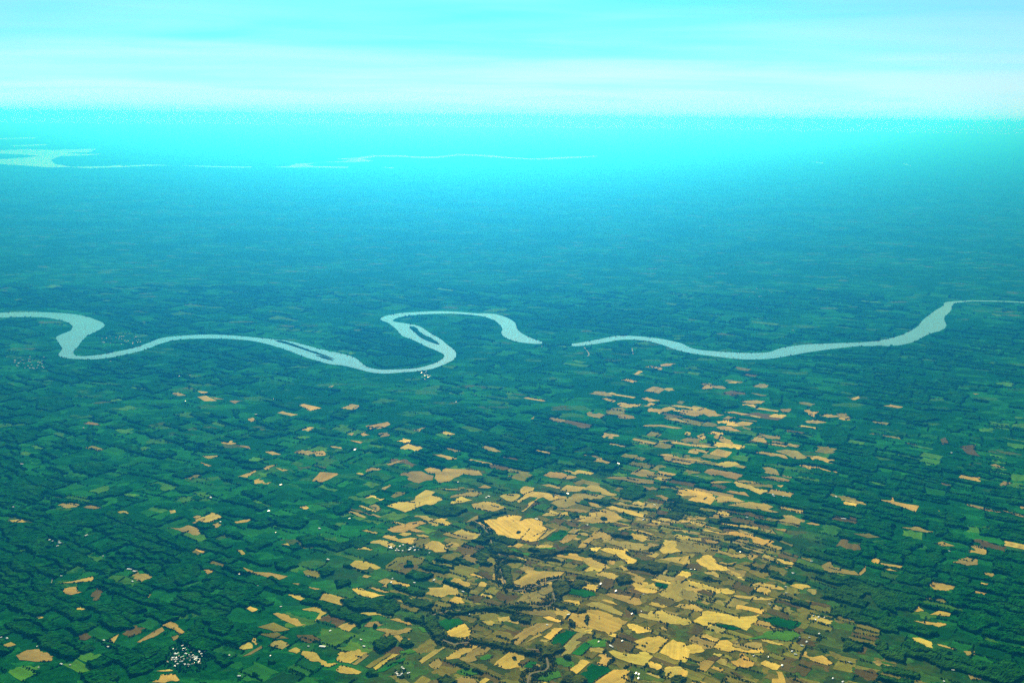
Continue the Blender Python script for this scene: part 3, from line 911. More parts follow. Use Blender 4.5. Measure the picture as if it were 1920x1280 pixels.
for pts, T, w, lab in (([(1366, 333), (1398, 372), (1384, 384)], P_, 10, 'pale bent track below the river'), ([(1635, 338), (1641, 372)], P_, 9, 'short pale track below the river'),
                       ([(305, 620), (298, 660), (288, 705), (268, 750), (255, 790)], (0, 860, 3), 4, 'faint pale lane through dark woods')):
    r, _ = ribbon('road', trace(pts, *T), w, m_road, 2.0)
    tag(r, lab, kind='structure')

# ------------------------------------------------------------------ traced woods
wood_spec = [((640, 860, 3), [
    [(430, 275), (520, 260), (560, 283), (620, 255), (720, 290), (640, 320), (540, 325), (470, 305)],
    [(0, 250), (50, 215), (80, 245), (40, 300), (-30, 320), (-60, 270)],
    [(1565, 180), (1620, 150), (1700, 150), (1720, 205), (1640, 240), (1580, 225)],
    [(-20, 800), (120, 780), (250, 790), (330, 840), (290, 890), (180, 865), (60, 855)],
    [(560, 865), (760, 838), (900, 828), (1050, 822), (1100, 836), (900, 852), (720, 865), (620, 880)],
    [(700, 1015), (870, 1042), (1000, 1060), (1060, 1085), (1100, 1110), (1040, 1110), (900, 1070), (740, 1040)],
    [(820, 480), (900, 475), (950, 520), (1050, 542), (1200, 512), (1270, 522), (1150, 552), (1000, 547), (860, 530)],
    [(350, 572), (400, 575), (420, 605), (360, 618)], [(760, 330), (830, 300), (960, 300), (860, 320), (780, 350)],
    [(880, 600), (925, 560), (960, 640), (960, 740), (920, 720), (895, 650)], [(1180, 700), (1260, 680), (1300, 740), (1230, 790), (1200, 760)],
    [(480, 900), (520, 880), (560, 960), (580, 1010), (540, 1020), (500, 960)], [(1100, 1060), (1240, 1045), (1270, 1075), (1180, 1110), (1120, 1110)],
    [(1540, 670), (1600, 650), (1650, 690), (1600, 710), (1550, 710)]]),
    ((960, 1070, 6), [[(812, 500), (870, 492), (887, 550), (878, 600), (835, 618), (808, 570)], [(708, 465), (760, 422), (850, 425), (818, 462), (765, 475)],
        [(640, 570), (700, 580), (710, 640), (660, 640), (630, 610)], [(1300, 1150), (1350, 1130), (1380, 1180), (1340, 1220), (1310, 1210)],
        [(540, 955), (640, 950), (700, 980), (690, 1000), (600, 985)], [(560, 870), (620, 855), (625, 885), (580, 895)], [(1720, 835), (1750, 825), (1755, 855), (1725, 850)],
        [(1270, 400), (1380, 420), (1400, 470), (1320, 460)], [(1780, 1190), (1900, 1170), (1990, 1220), (1900, 1290), (1760, 1280)], [(560, 1100), (760, 1140), (880, 1260), (700, 1300), (520, 1270), (540, 1180)]]),
    ((960, 860, 6), [[(975, 670), (1020, 655), (1120, 688), (1040, 695)], [(235, 412), (270, 402), (300, 418), (260, 425)], [(440, 560), (500, 530), (530, 550), (470, 580)],
        [(750, 375), (800, 350), (830, 380), (780, 388)], [(50, 830), (90, 805), (130, 825), (90, 845)], [(780, 445), (880, 462), (1080, 470), (1120, 500), (1040, 535), (960, 500), (840, 475)],
        [(640, 620), (740, 610), (760, 660), (690, 680), (650, 660)], [(820, 20), (1000, 40), (1060, 90), (940, 110), (840, 80)], [(230, 860), (290, 850), (270, 900), (235, 905)],
        [(1520, 1030), (1640, 980), (1710, 930), (1690, 1000), (1620, 1050), (1560, 1050)], [(1270, 1040), (1310, 1030), (1325, 1080), (1290, 1085)], [(980, 1140), (1080, 1150), (1070, 1190), (1000, 1175)]]),
    ((640, 1070, 6), [[(200, 340), (420, 310), (560, 330), (680, 390), (620, 440), (480, 450), (560, 400), (420, 380), (260, 390)], [(160, 570), (220, 540), (250, 580), (260, 640), (210, 660), (190, 600)],
        [(340, 610), (390, 600), (430, 620), (370, 640)], [(460, 770), (560, 740), (620, 780), (640, 830), (540, 850), (460, 820)], [(290, 1120), (340, 1085), (400, 1125), (450, 1180), (300, 1190), (240, 1160)],
        [(600, 140), (680, 180), (640, 230), (560, 180)], [(-60, 110), (60, 100), (140, 130), (60, 170), (-40, 200)], [(660, 760), (760, 780), (860, 850), (760, 860), (640, 850)],
        [(1900, 960), (2000, 970), (1980, 1010)], [(1000, 480), (1080, 520), (1060, 640), (1180, 760), (1100, 830), (1000, 740), (930, 600)], [(1210, 1170), (1300, 1240), (1240, 1300), (1100, 1270), (1080, 1200)]]),
    ((0, 860, 3), [[(920, 610), (1050, 570), (1130, 610), (1130, 680), (1000, 720), (930, 680)], [(240, 330), (400, 305), (600, 330), (680, 360), (520, 385), (330, 380)],
        [(1660, 440), (1750, 425), (1830, 445), (1820, 490), (1700, 490)], [(1540, 575), (1620, 565), (1690, 600), (1600, 640), (1540, 615)], [(860, 835), (960, 825), (1060, 850), (1040, 885), (900, 880)],
        [(1085, 905), (1150, 900), (1165, 960), (1140, 1015), (1090, 990)], [(0, 400), (120, 380), (260, 420), (300, 500), (180, 520), (40, 480)], [(500, 700), (560, 660), (640, 640), (560, 720), (480, 740)],
        [(1500, 330), (1640, 320), (1760, 350), (1680, 400), (1560, 380)], [(380, 30), (560, 20), (660, 60), (520, 100), (400, 70)], [(880, 1080), (930, 1050), (900, 1130), (860, 1160)],
        [(640, 760), (760, 800), (840, 860), (720, 880), (600, 840)], [(560, 860), (700, 890), (760, 960), (640, 970), (540, 920)], [(1180, 900), (1260, 880), (1330, 940), (1260, 1000), (1180, 970)],
        [(1390, 1215), (1430, 1210), (1465, 1222), (1420, 1235)], [(1500, 1140), (1550, 1130), (1570, 1150), (1520, 1160)], [(180, 640), (260, 660), (240, 720), (160, 700)], [(1780, 640), (1860, 600), (1880, 640), (1820, 670)]]),
    ((1280, 860, 3), [[(970, 0), (1060, -30), (1120, 20), (1090, 80), (1000, 70)], [(990, 480), (1080, 500), (1080, 560), (1000, 560)], [(1040, 740), (1130, 765), (1205, 835), (1210, 880), (1120, 850), (1060, 790)],
        [(1050, 905), (1200, 890), (1350, 950), (1450, 990), (1380, 1010), (1200, 955)], [(1090, 1080), (1200, 1060), (1280, 1090), (1250, 1150), (1140, 1130)], [(1700, 1160), (1800, 1130), (1900, 1160), (1940, 1230), (1820, 1280), (1720, 1250)],
        [(520, 10), (640, 5), (700, 30), (600, 45)], [(830, 660), (960, 660), (970, 690), (880, 700)], [(1400, 380), (1480, 370), (1500, 430), (1420, 440)], [(1500, 640), (1640, 680), (1600, 720), (1500, 690)],
        [(1230, 560), (1420, 520), (1500, 560), (1400, 620), (1280, 600)], [(1120, 480), (1280, 440), (1360, 480), (1240, 540)], [(1540, 880), (1680, 850), (1780, 920), (1640, 980), (1540, 940)]]),
    ((1280, 540, 3), [[(760, 800), (880, 780), (950, 820), (920, 890), (800, 890)], [(1000, 430), (1080, 450), (1090, 520), (1020, 520)], [(1160, 680), (1380, 700), (1460, 740), (1300, 760), (1180, 720)], [(960, 560), (1060, 580), (1000, 610), (940, 590)],
        [(1500, 560), (1620, 600), (1560, 660), (1460, 620)], [(1000, 900), (1080, 880), (1100, 940), (1020, 960)]]),
    ((1080, 680, 4), [[(1500, 725), (1600, 735), (1720, 755), (1600, 775), (1520, 760)], [(900, 262), (1060, 270), (1200, 300), (1240, 335), (1120, 345), (1000, 300)], [(960, 600), (990, 570), (1040, 590), (1020, 608)], [(100, 610), (300, 620), (420, 660), (300, 690), (120, 670)],
        [(180, 420), (420, 440), (440, 480), (240, 480)], [(1440, 230), (1560, 250), (1540, 330), (1470, 320)]]),
    ((640, 540, 3), [[(1120, 300), (1200, 306), (1290, 304), (1300, 322), (1200, 328), (1130, 322)], [(700, 830), (800, 800), (920, 830), (860, 860), (740, 855)], [(480, 680), (640, 660), (760, 690), (620, 720), (500, 710)], [(240, 450), (160, 420), (230, 380), (420, 400), (520, 410), (420, 435), (320, 445)], [(1200, 860), (1320, 850), (1400, 890), (1280, 920)]]),
    ((0, 540, 3), [[(200, 620), (360, 600), (420, 660), (300, 700), (200, 680)], [(1380, 830), (1500, 800), (1580, 830), (1480, 850)], [(780, 540), (900, 520), (980, 560), (860, 600)], [(20, 800), (160, 790), (220, 850), (100, 880)], [(1300, 680), (1350, 680), (1345, 740), (1310, 730)], [(480, 800), (540, 820), (520, 870), (490, 850)]])]
traced_woods = []
for T, polys in wood_spec:
    for pts in polys:
        P = trace(pts, *T)
        o = make_wood(P, 15.0, .55)
        if o: traced_woods.append((o, ccw(P)))

clusters = [(350, 1232, 40, 22, 80, 'town'), (765, 1027, 34, 7, 16, 'hamlet'), (62, 680, 38, 12, 30, 'riverside'), (228, 637, 40, 10, 30, 'bend'), (797, 704, 11, 9, 12, 'loop'),
            (105, 1018, 22, 8, 12, 'leftwood'), (1428, 545, 26, 8, 9, 'farplain'), (755, 1262, 16, 7, 9, 'lowhamlet')]
# ------------------------------------------------------------------ parcels: the strip pattern of small fields between
fp = [P for _, P in fields]
fbox = np.array([[*P.min(0), *P.max(0)] for P in fp])
wp = [P for _, P in traced_woods]
wbox = np.array([[*P.min(0), *P.max(0)] for P in wp])
rp = water_polys[:2]
def hit(polys, boxes, q):
    for i in np.where((boxes[:, 0] <= q[0]) & (boxes[:, 2] >= q[0]) & (boxes[:, 1] <= q[1]) & (boxes[:, 3] >= q[1]))[0]:
        if inside(polys[i], q[None])[0]: return True
    return False
ca, sa = math.cos(STRIP), math.sin(STRIP)
def warp(u, v):
    x = ca * u - sa * v; y = sa * u + ca * v
    dx = (vnoise(x, y, 1300.) - .5) * 260; dy = (vnoise(x + 5000, y, 1300.) - .5) * 260
    return x + dx, y + dy
rects = []
def split(u0, v0, u1, v1):
    uc, vc = (u0 + u1) / 2, (v0 + v1) / 2
    x, y = ca * uc - sa * vc, sa * uc + ca * vc
    w, h = u1 - u0, v1 - v0
    rad_ = max(w, h) * .7
    if y + rad_ < 4500 or y - rad_ > 17500: return
    if abs(x) - rad_ > .60 * max(y, 4500): return
    s = max(1.0, y / 9000.0)
    if warm_cast(x, y) > .45: s *= .68
    if w < 130 * s or h < 60 * s or (w * h < rng.uniform(.9, 4.2) * 1e4 * s * s and w < 5.5 * h):
        if w < 5.5 * h:
            rects.append((u0, v0, u1, v1)); return
    t = rng.uniform(.34, .66)
    if w > h * rng.uniform(1.2, 2.6): m = u0 + w * t; split(u0, v0, m, v1); split(m, v0, u1, v1)
    else: m = v0 + h * t; split(u0, v0, u1, m); split(u0, m, u1, v1)
split(-22000, -14000, 16000, 26000)
def grain(px, py):                            # share of ripe fields, from where the photograph has them
    d = .34 * math.exp(-((px - 1180) / 330) ** 2 - ((py - 1080) / 230) ** 2) + .22 * math.exp(-((px - 1350) / 150) ** 2 - ((py - 800) / 90) ** 2)
    return d * (py > 690) + .012 * (py > 780)
parcels = []
hedges = []
for (u0, v0, u1, v1) in rects:
    m = 4.0 + 3.0 * rng.random()
    j = lambda: rng.uniform(-7, 7)
    cu = [(u0 + m + j(), v0 + m + j()), (u1 - m + j(), v0 + m + j()), (u1 - m + j(), v1 - m + j()), (u0 + m + j(), v1 - m + j())]
    if rng.random() < .15:                    # clipped corner
        i = rng.integers(4); a, p, c = np.array(cu[i - 1]), np.array(cu[i]), np.array(cu[(i + 1) % 4])
        cu[i:i + 1] = [tuple(p + (a - p) * rng.uniform(.2, .5)), tuple(p + (c - p) * rng.uniform(.2, .5))]
    P = np.array([warp(*q) for q in cu])
    c = P.mean(0)
    px, py = to_pixel(*c)
    if not (-90 < px < 2010 and py < 1330): continue
    if c[1] > 11500 and any(inside(R, np.vstack([P, c[None]])).any() for R in rp): continue
    if hit(fp, fbox, c): continue
    if hit(wp, wbox, c): continue
    wn_ = fbm(c[0], c[1], 1500.0)
    dr = float(warm_cast(*c))
    pw = .27 + (wn_ - .5) * 1.9 - .30 * dr + .10 * (px < 500) + .12 * (px > 1620) + .16 * ((px < 430 or px > 1560) and py > 950)
    r = rng.random()
    g = grain(px, py) * 1.0
    if r < g: t = rng.choice(['p', 's', 's', 't', 't', 'o', 'o', 'b'])
    elif rng.random() < pw and not any(hit(fp, fbox, q) for q in P) and not any(math.hypot((px - k_[0]) / (k_[2] + 9), (py - k_[1]) / (k_[3] + 7)) < 1 for k_ in clusters): t = 'W'
    else:
        t = rng.choice(['g', 'g', 'd', 'd', 'G'] if dr < .4 else ['g', 'd', 'o', 'o', 'o', 'b'])
    if t in 'gdG' and rng.random() < (.62 if dr < .35 else .28) + .35 * (c[1] > 9500) + (fbm(c[0] + 9000, c[1], 700.0) - .5) * .8: t = None
    if t: parcels.append([t, P, c, dr, px, py])
    dens = (.34 if t else .16) - .12 * dr - .08 * (c[1] > 9500)
    for i in range(len(P)):
        if rng.random() < dens: hedges.append((P[i], P[(i + 1) % len(P)]))

def tone_colour(t, dr):
    base = np.array(TONES[t])
    if t in 'gdG': base = base * (1 - dr) + np.array({'g': (.100, .130, .010), 'd': (.055, .080, .007), 'G': (.15, .19, .010)}[t]) * dr  # greens shifted towards the painted warm cast
    return base * rng.uniform(.8, 1.22) * rng.uniform(.94, 1.06, 3)
def pixel_area(P):
    return abs(area(to_pixels(P)))
def principal(P):
    q = smooth_loop(P, 1); q = q - q.mean(0)
    w, v = np.linalg.eigh(q.T @ q)
    return math.atan2(v[1, 1], v[0, 1]), math.sqrt(max(w[1], 1e-6) / max(w[0], 1e-6))
def hull_area(P):
    pts = sorted(map(tuple, P)); 
    def half(p):
        h = []
        for q in p:
            while len(h) > 1 and (h[-1][0] - h[-2][0]) * (q[1] - h[-2][1]) - (h[-1][1] - h[-2][1]) * (q[0] - h[-2][0]) <= 0: h.pop()
            h.append(q)
        return h[:-1]
    return abs(area(np.array(half(pts) + half(pts[::-1]))))

patch_V, patch_F, patch_C = [], [], []
def into_patchwork(P, colour, z):
    n0 = len(patch_V)
    P = ccw(P)
    patch_V.extend((a, d, z) for a, d in P)
    patch_F.append(tuple(range(n0, n0 + len(P))))
    patch_C.extend([tuple(colour)] * len(P))

# houses first as points, since labels of fields mention them
farm_px = ([(960 + a / 6, 1070 + c / 6) for a, c in ((1170, 230), (1480, 265), (1455, 455), (1350, 485), (635, 495), (395, 610), (1240, 790), (1110, 845), (1130, 857), (975, 800), (1398, 1155), (1428, 1165), (1425, 1210), (455, 80), (1000, 150), (75, 555))]
    + [(1280 + a / 6, 1070 + c / 6) for a, c in ((1495, 550), (1470, 505), (1530, 520), (1595, 525), (1535, 710), (1425, 750), (1395, 800), (1340, 840), (1315, 750), (1230, 905), (1270, 940), (965, 970), (1120, 1065), (1160, 180), (1165, 250), (975, 375), (800, 955), (1880, 1030), (1240, 25), (1880, 545), (1690, 1210), (1800, 1250))]
    + [(1280 + a / 6, 860 + c / 6) for a, c in ((365, 425), (1015, 405), (1027, 420), (1130, 425), (930, 480), (725, 660), (400, 975), (1845, 740), (1447, 1155), (650, 1050), (95, 1245), (140, 1245), (1725, 430), (165, 200))]
    + [(640 + a / 6, 1070 + c / 6) for a, c in ((220, 775), (255, 850), (575, 90), (822, 135), (1042, 105), (1370, 235), (680, 1085), (697, 1100), (1440, 490), (560, 130))]
    + [(640 + a / 6, 860 + c / 6) for a, c in ((65, 945), (225, 925), (90, 675), (1565, 850), (990, 1060), (1310, 265), (1630, 440), (1660, 425))]
    + [(0 + a / 3, 860 + c / 3) for a, c in ((1395, 1000), (150, 970), (208, 1055), (345, 1155), (395, 1160), (5, 1005), (1797, 393), (585, 1022), (608, 1058), (300, 1072), (345, 660), (1735, 660), (1845, 568), (1185, 220), (75, 272), (1578, 148), (1580, 832), (1857, 968), (40, 1010), (218, 1172), (1290, 1105), (1345, 1222), (1520, 1108), (770, 632), (745, 690), (1345, 650), (1550, 415), (485, 432), (580, 548), (1735, 1055), (1240, 355), (1510, 295))]
    + [(960 + a / 6, 860 + c / 6) for a, c in ((1200, 57), (1480, 685), (1605, 520), (275, 680), (630, 395), (1580, 1245), (845, 745))]
    + [(1280 + a / 3, 860 + c / 3) for a, c in ((1320, 640), (1225, 800), (1395, 768), (1520, 1188), (1470, 1252), (1460, 555), (1500, 520), (620, 645), (920, 372))]
    + [(a / 3, 540 + c / 3) for a, c in ((842, 453), (1070, 492), (1008, 497), (622, 413), (1042, 638), (470, 788), (1128, 326), (40, 232), (312, 900), (1440, 712), (65, 33), (1540, 625))]
    + [(1280 + a / 3, 540 + c / 3) for a, c in ((375, 50), (418, 115), (442, 48), (465, 340), (1340, 645), (1512, 928), (430, 50), (620, 240))]
    + [(640 + a / 3, 540 + c / 3) for a, c in ((75, 910), (755, 603), (645, 642), (1160, 868), (1130, 330))])
shed_px = [(483.5, 1098.5, 11), (604.5, 1212, 11), (243, 1067, 9), (1582, 972.5, 8), (203, 877, 8), (40, 870, 7), (252, 1071, 6)]
houses = []
for x, y in farm_px: houses.append((*ground_point(x, y), 'farm', x, y))
for cx, cy, rx, ry, n, kind in clusters:
    for _ in range(n):
        a = rng.uniform(0, 2 * math.pi); r = math.sqrt(rng.random()) ** 1.1
        x, y = cx + rx * r * math.cos(a), cy + ry * r * math.sin(a)
        houses.append((*ground_point(x, y), kind, x, y))
hp = np.array([h[:2] for h in houses]); hk = np.array([h[2] for h in houses])

# ------------------------------------------------------------------ build the traced fields
TONE_WORD = {'p': 'pale golden', 's': 'straw-coloured', 't': 'dull tan', 'b': 'brown', 'o': 'olive', 'g': 'green', 'G': 'bright green', 'd': 'dark green'}
def describe(t, P):
    c = P.mean(0); A = abs(area(P)) / 1e4
    _, el = principal(P); cv = abs(area(P)) / max(hull_area(P), 1)
    size = 'tiny' if A < .7 else 'small' if A < 2.2 else 'middling' if A < 5 else 'large' if A < 10 else 'sprawling'
    shape = 'strip' if el > 3.6 else 'long' if el > 2.3 else 'ragged' if cv < .74 else 'notched' if cv < .86 else 'pointed' if len(P) <= 4 and cv > .97 else 'blocky'
    return c, A, el, size, shape
info = [(t, P, *describe(t, P)) for t, P in fields]
cen = np.array([i[2] for i in info])
big_woods = np.array([P.mean(0) for P in wp]); wood_r = np.array([math.sqrt(abs(area(P)) / math.pi) for P in wp])
river_pts = np.concatenate(rp)
def context(c, R):
    if seg_dist(c, creek) < R * .6 + 60: return 'beside the winding creek'
    d = np.hypot(*(hp - c).T)
    for kind, far_, words in (('town', 420, 'near the dense little town'), ('hamlet', 330, 'near a hamlet'), ('lowhamlet', 250, 'near a small hamlet'), ('leftwood', 330, 'near houses in the woods'), ('loop', 700, 'near the village in the river loop')):
        if d[hk == kind].min() < far_: return words
    if d[hk == 'farm'].min() < R * .9 + 25: return 'with a white-roofed farm at its edge'
    if (np.hypot(*(big_woods - c).T) - wood_r).min() < R * .7 + 30: return 'against a dark wood'
    if np.hypot(*(river_pts - c).T).min() < 1900: return 'on the plain below the big river'
    return 'among hedged green meadows' if warm_cast(*c) < .35 else 'in open grain country'
order = sorted(range(len(info)), key=lambda i: -pixel_area(info[i][1]))
crop_n = 0
made = []
for i in order:
    t, P, c, A, el, size, shape = info[i]
    colr = np.array(TONES[t]) * rng.uniform(.74, 1.12) * rng.uniform(.93, 1.07, 3)
    step = max(12.0, c[1] * .0020)
    E_ = outline(P, step, min(40.0, math.sqrt(A * 1e4) * .16), .42)
    if crop_n >= 300 and t in 'pst':
        into_patchwork(E_, colr, rng.uniform(1.4, 2.3)); continue
    ang_, _ = principal(P)
    name = 'meadow' if t in 'gGd' else 'fallow_field' if t in 'bo' else 'crop_field'
    z = rng.uniform(1.5, 2.3)
    o = ngon(name, E_, z, m_meadow if t in 'gGd' else m_crop, skirt=2.6, rot=ang_)
    o.color = (*colr, 1)
    crop_n += t in 'pst'
    d = np.hypot(*(cen - c).T); d[i] = 1e9
    nb = info[int(d.argmin())]
    noun = 'meadow' if t in 'gGd' else 'field'
    nshape = {'strip': ' strip', 'long': ' long field'}.get(nb[6], ' field')
    head = f'{size} {TONE_WORD[t]} strip {noun}' if shape == 'strip' else f'{size} {shape} {TONE_WORD[t]} {noun}'
    lab = f'{head} {context(c, math.sqrt(A * 1e4 / math.pi))}, next to a {TONE_WORD[nb[0]]}{nshape}'
    if len(lab.split()) > 16: lab = ' '.join(lab.split()[:16])
    tag(o, lab, noun, kind='thing', group={'crop_field': 'ripe and cut fields of the plain', 'fallow_field': 'brown and olive fields of the plain', 'meadow': 'green fields of the plain'}[name])
    made.append((o, P, c, A, t))

# ------------------------------------------------------------------ parcels: largest as things, the rest as patchwork
order = sorted(range(len(parcels)), key=lambda i: -pixel_area(parcels[i][1]))
count = {'meadow': 0, 'fallow_field': 0, 'wood': len(traced_woods)}
ctx_cache = {}
wood_V, wood_F, wood_n = [], [], 0
parcel_woods = []
for i in order:
    t, P, c, dr, px, py = parcels[i]
    if t == 'W':
        P = c + (P - c) * (1 + 24 / np.maximum(np.hypot(*(P - c).T), 30))[:, None]
        big = pixel_area(P) > 140 and count['wood'] < 300 and 0 < px < 1920 and py < 1280
        if big:
            o = make_wood(P, rng.uniform(11, 16), 1.0)
            if o: count['wood'] += 1; parcel_woods.append((o, P)); continue
        r = canopy_arrays(P, rng.uniform(11, 16), wood_cell(P), 1.0)
        if r: wood_V.append(r[0]); wood_F.append(r[1] + wood_n); wood_n += len(r[0])
        continue
    name = 'meadow' if t in 'gGd' else 'fallow_field'
    colr = tone_colour(t, dr)
    E_ = outline(P, max(15.0, c[1] * .0024), 60.0, .25, .24)
    z = rng.uniform(.35, 1.35)
    if count[name] < 260 and pixel_area(P) > 110 and 0 < px < 1920 and py < 1278:
        ang_, el = principal(P)
        o = ngon(name, E_, z, m_meadow if t in 'gGd' else m_crop, skirt=1.2, rot=ang_)
        o.color = (*colr, 1)
        count[name] += 1
        A = abs(area(P)) / 1e4
        noun = 'meadow' if name == 'meadow' else 'field'
        size = 'small' if A < 1.6 else 'middling' if A < 3 else 'large'
        shape = 'strip of' if el > 3 else 'long' if el > 2 else 'blocky'
        dd = np.hypot(*(cen - c).T); kf = int(dd.argmin()); ctx = context(c, 60)
        if dd[kf] < 700: ctx = f'near a {info[kf][5]} {"long" if info[kf][6] == "strip" else info[kf][6]} {TONE_WORD[info[kf][0]]} field' + (' and the winding creek' if 'creek' in ctx else ' and a farm' if 'farm' in ctx else ' and a dark wood' if 'wood' in ctx else '')
        lab = f'{size} strip of {TONE_WORD[t]} {noun} {ctx}' if el > 3 else f'{size} {shape} {TONE_WORD[t]} {noun} {ctx}'
        lab = ' '.join(lab.split()[:16])
        tag(o, lab, noun, 'small parcels between the big fields', 'thing')
    else:
        into_patchwork(E_, colr, z)
me = bpy.data.meshes.new('small_parcels'); me.from_pydata(patch_V, [], patch_F); me.update()
ca_ = me.color_attributes.new('tone', 'FLOAT_COLOR', 'POINT')
ca_.data.foreach_set('color', np.c_[np.array(patch_C), np.ones(len(patch_C))].astype(np.float32).ravel())
tag(link('field_patchwork', me, m_patch), 'countless small green and tan parcels spread over the plain', 'farmland', kind='stuff')
if wood_V:
    tag(link('scattered_copses', mesh_np('scattered_copses', np.concatenate(wood_V), np.concatenate(wood_F)), m_wood), 'countless small dark copses scattered over the plain', 'woodland', kind='stuff')
allw = [(o, P) for o, P in traced_woods] + parcel_woods
for o, P in allw:
    c = P.mean(0); A = abs(area(P)) / 1e4
    _, el = principal(P)
    size = 'tiny' if A < 1 else 'small' if A < 3 else 'middling' if A < 8 else 'large' if A < 25 else 'vast'
    shape = 'belt of dark trees' if el > 2.8 else 'long dark wood' if el > 1.9 else 'dark rounded wood'
    d = np.hypot(*(cen - c).T); kf = int(d.argmin())
    k2 = np.argsort(d)[1]
    two = f'and a {TONE_WORD[info[k2][0]]} {"strip" if info[k2][6] == "strip" else "field"}'
    if seg_dist(c, creek) < 110: cx_ = f'along the winding creek near a {info[kf][5]} {TONE_WORD[info[kf][0]]} field'
    elif d[kf] < 600: cx_ = f'by a {info[kf][5]} {info[kf][6]} {TONE_WORD[info[kf][0]]} field {two}'.replace('strip straw-coloured field', 'straw-coloured strip').replace('strip dull tan field', 'dull tan strip')
    elif d[kf] < 1100: cx_ = f'beside a {info[kf][5]} {TONE_WORD[info[kf][0]]} field'
    elif np.hypot(*(river_pts - c).T).min() < 900: cx_ = 'near the bank of the big river'
    else: cx_ = 'among hedged green meadows'
    if len(f'{size} {shape} {cx_}'.split()) > 16: cx_ = cx_.replace(' ' + two, '')
    tag(o, f'{size} {shape} {cx_}', 'wood', 'dark woods of the plain')

# ------------------------------------------------------------------ river islands
for T, pts, lab in ((N_, [(1530, 291), (1600, 298), (1660, 318), (1730, 346), (1800, 366), (1900, 405), (1830, 386), (1740, 358), (1650, 326)], 'thin wooded island splitting the river below its wide bend'),
                    (N_, [(1760, 374), (1830, 386), (1892, 412), (1820, 397)], 'sliver of an islet beside the thin river island'),
                    (P_, [(372, 212), (425, 220), (436, 244), (470, 266), (525, 290), (562, 322), (515, 309), (452, 284), (415, 254)], 'wooded island inside the tight river loop')):
    P = smooth_loop(trace(pts, *T), 1)
    root = ngon('river_island', rough_edge(P, 50, 8), 2.6, m_meadow, skirt=2.6); root.color = (.012, .06, .016, 1)
    tag(root, lab, 'island', 'wooded islands in the river')
    r = canopy_arrays(P, 13, 24.0, .35)
    if r:
        c = np.array(root.location)
        link('tree_cover', mesh_np('tree_cover', r[0] - c, r[1]), m_wood, (0, 0, 0), root)

# ------------------------------------------------------------------ hedgerows and scattered trees (tens of thousands)
pos, siz = [], []
def row(a, d, gap=.12, wide=1.0):
    L = np.hypot(*(d - a)); y = (a[1] + d[1]) / 2
    s = max(9.0, y * .00135)
    n = max(2, int(L / s))
    t = (np.arange(n) + rng.uniform(-.3, .3, n)) / n
    q = a + (d - a) * t[:, None] + rng.normal(0, s * .22, (n, 2))
    keep = rng.random(n) > gap
    keep &= vnoise(q[:, 0], q[:, 1], 60.0) > .22
    q = q[keep]
    pos.append(q); siz.append(s * rng.uniform(.45, .85, len(q)) * wide)
for a, d in hedges: row(a, d)
for o, P, c, A, t in made:                    # some sides of the big fields
    for i in range(len(P)):
        if rng.random() < .30: row(P[i], P[(i + 1) % len(P)], .3, .8)
cl = creek
for side in (-1, 1):                          # wooded banks of the creek
    t = np.gradient(cl, axis=0); t /= np.maximum(np.hypot(t[:, 0], t[:, 1])[:, None], 1e-6)
    nrm = np.stack([-t[:, 1], t[:, 0]], 1)
    for off in (17, 26, 36, 48):
        L = cl + nrm * side * off
        for a, d in zip(L[:-1], L[1:]):
            if rng.random() < (.75 if off > 20 else .45): row(a, d, .2, 1.1)
for R in rp:                                  # trees on the river banks
    for a, d in zip(R, np.roll(R, -1, 0)):
        if rng.random() < .25: row(a, d, .25, .8)
for cx, cy, rx, ry, n, kind in clusters:      # garden trees
    for _ in range(n * 3):
        a = rng.uniform(0, 2 * math.pi); r = math.sqrt(rng.random()) * 1.25
        q = np.array(ground_point(cx + rx * r * math.cos(a), cy + ry * r * math.sin(a)))
        pos.append(q[None]); siz.append(np.array([rng.uniform(4, 8)]))
pos = np.concatenate(pos); siz = np.concatenate(siz)
px_, py_ = to_pixels(pos).T
ok = (px_ > -60) & (px_ < 1980) & (py_ < 1330)
near = np.where(ok & (pos[:, 1] > 11500))[0]
for R in rp: ok[near] &= ~inside(R, pos[near])
pos, siz = pos[ok], siz[ok]
n = len(pos)
k5 = 5
rot = rng.uniform(0, 2 * math.pi, n)
hh = siz * rng.uniform(1.1, 1.7, n)
V = np.zeros((n, k5 + 2, 3), np.float32)
for j in range(k5):
    rr = siz * rng.uniform(.75, 1.2, n)
    V[:, j, 0] = pos[:, 0] + rr * np.cos(rot + j * 2 * math.pi / k5); V[:, j, 1] = pos[:, 1] + rr * np.sin(rot + j * 2 * math.pi / k5); V[:, j, 2] = hh * rng.uniform(.35, .6, n)
V[:, k5, :2] = pos + rng.normal(0, 1, (n, 2)); V[:, k5, 2] = hh
V[:, k5 + 1, :2] = pos; V[:, k5 + 1, 2] = 0
base = (np.arange(n) * (k5 + 2))[:, None, None]
tri = np.array([(j, (j + 1) % k5, k5) for j in range(k5)] + [((j + 1) % k5, j, k5 + 1) for j in range(k5)])
tag(link('hedgerow_trees', mesh_np('hedgerow_trees', V.reshape(-1, 3), None, (tri[None] + base).reshape(-1, 3)), m_wood), 'countless hedgerow trees lining the small fields', 'hedgerow', kind='stuff')

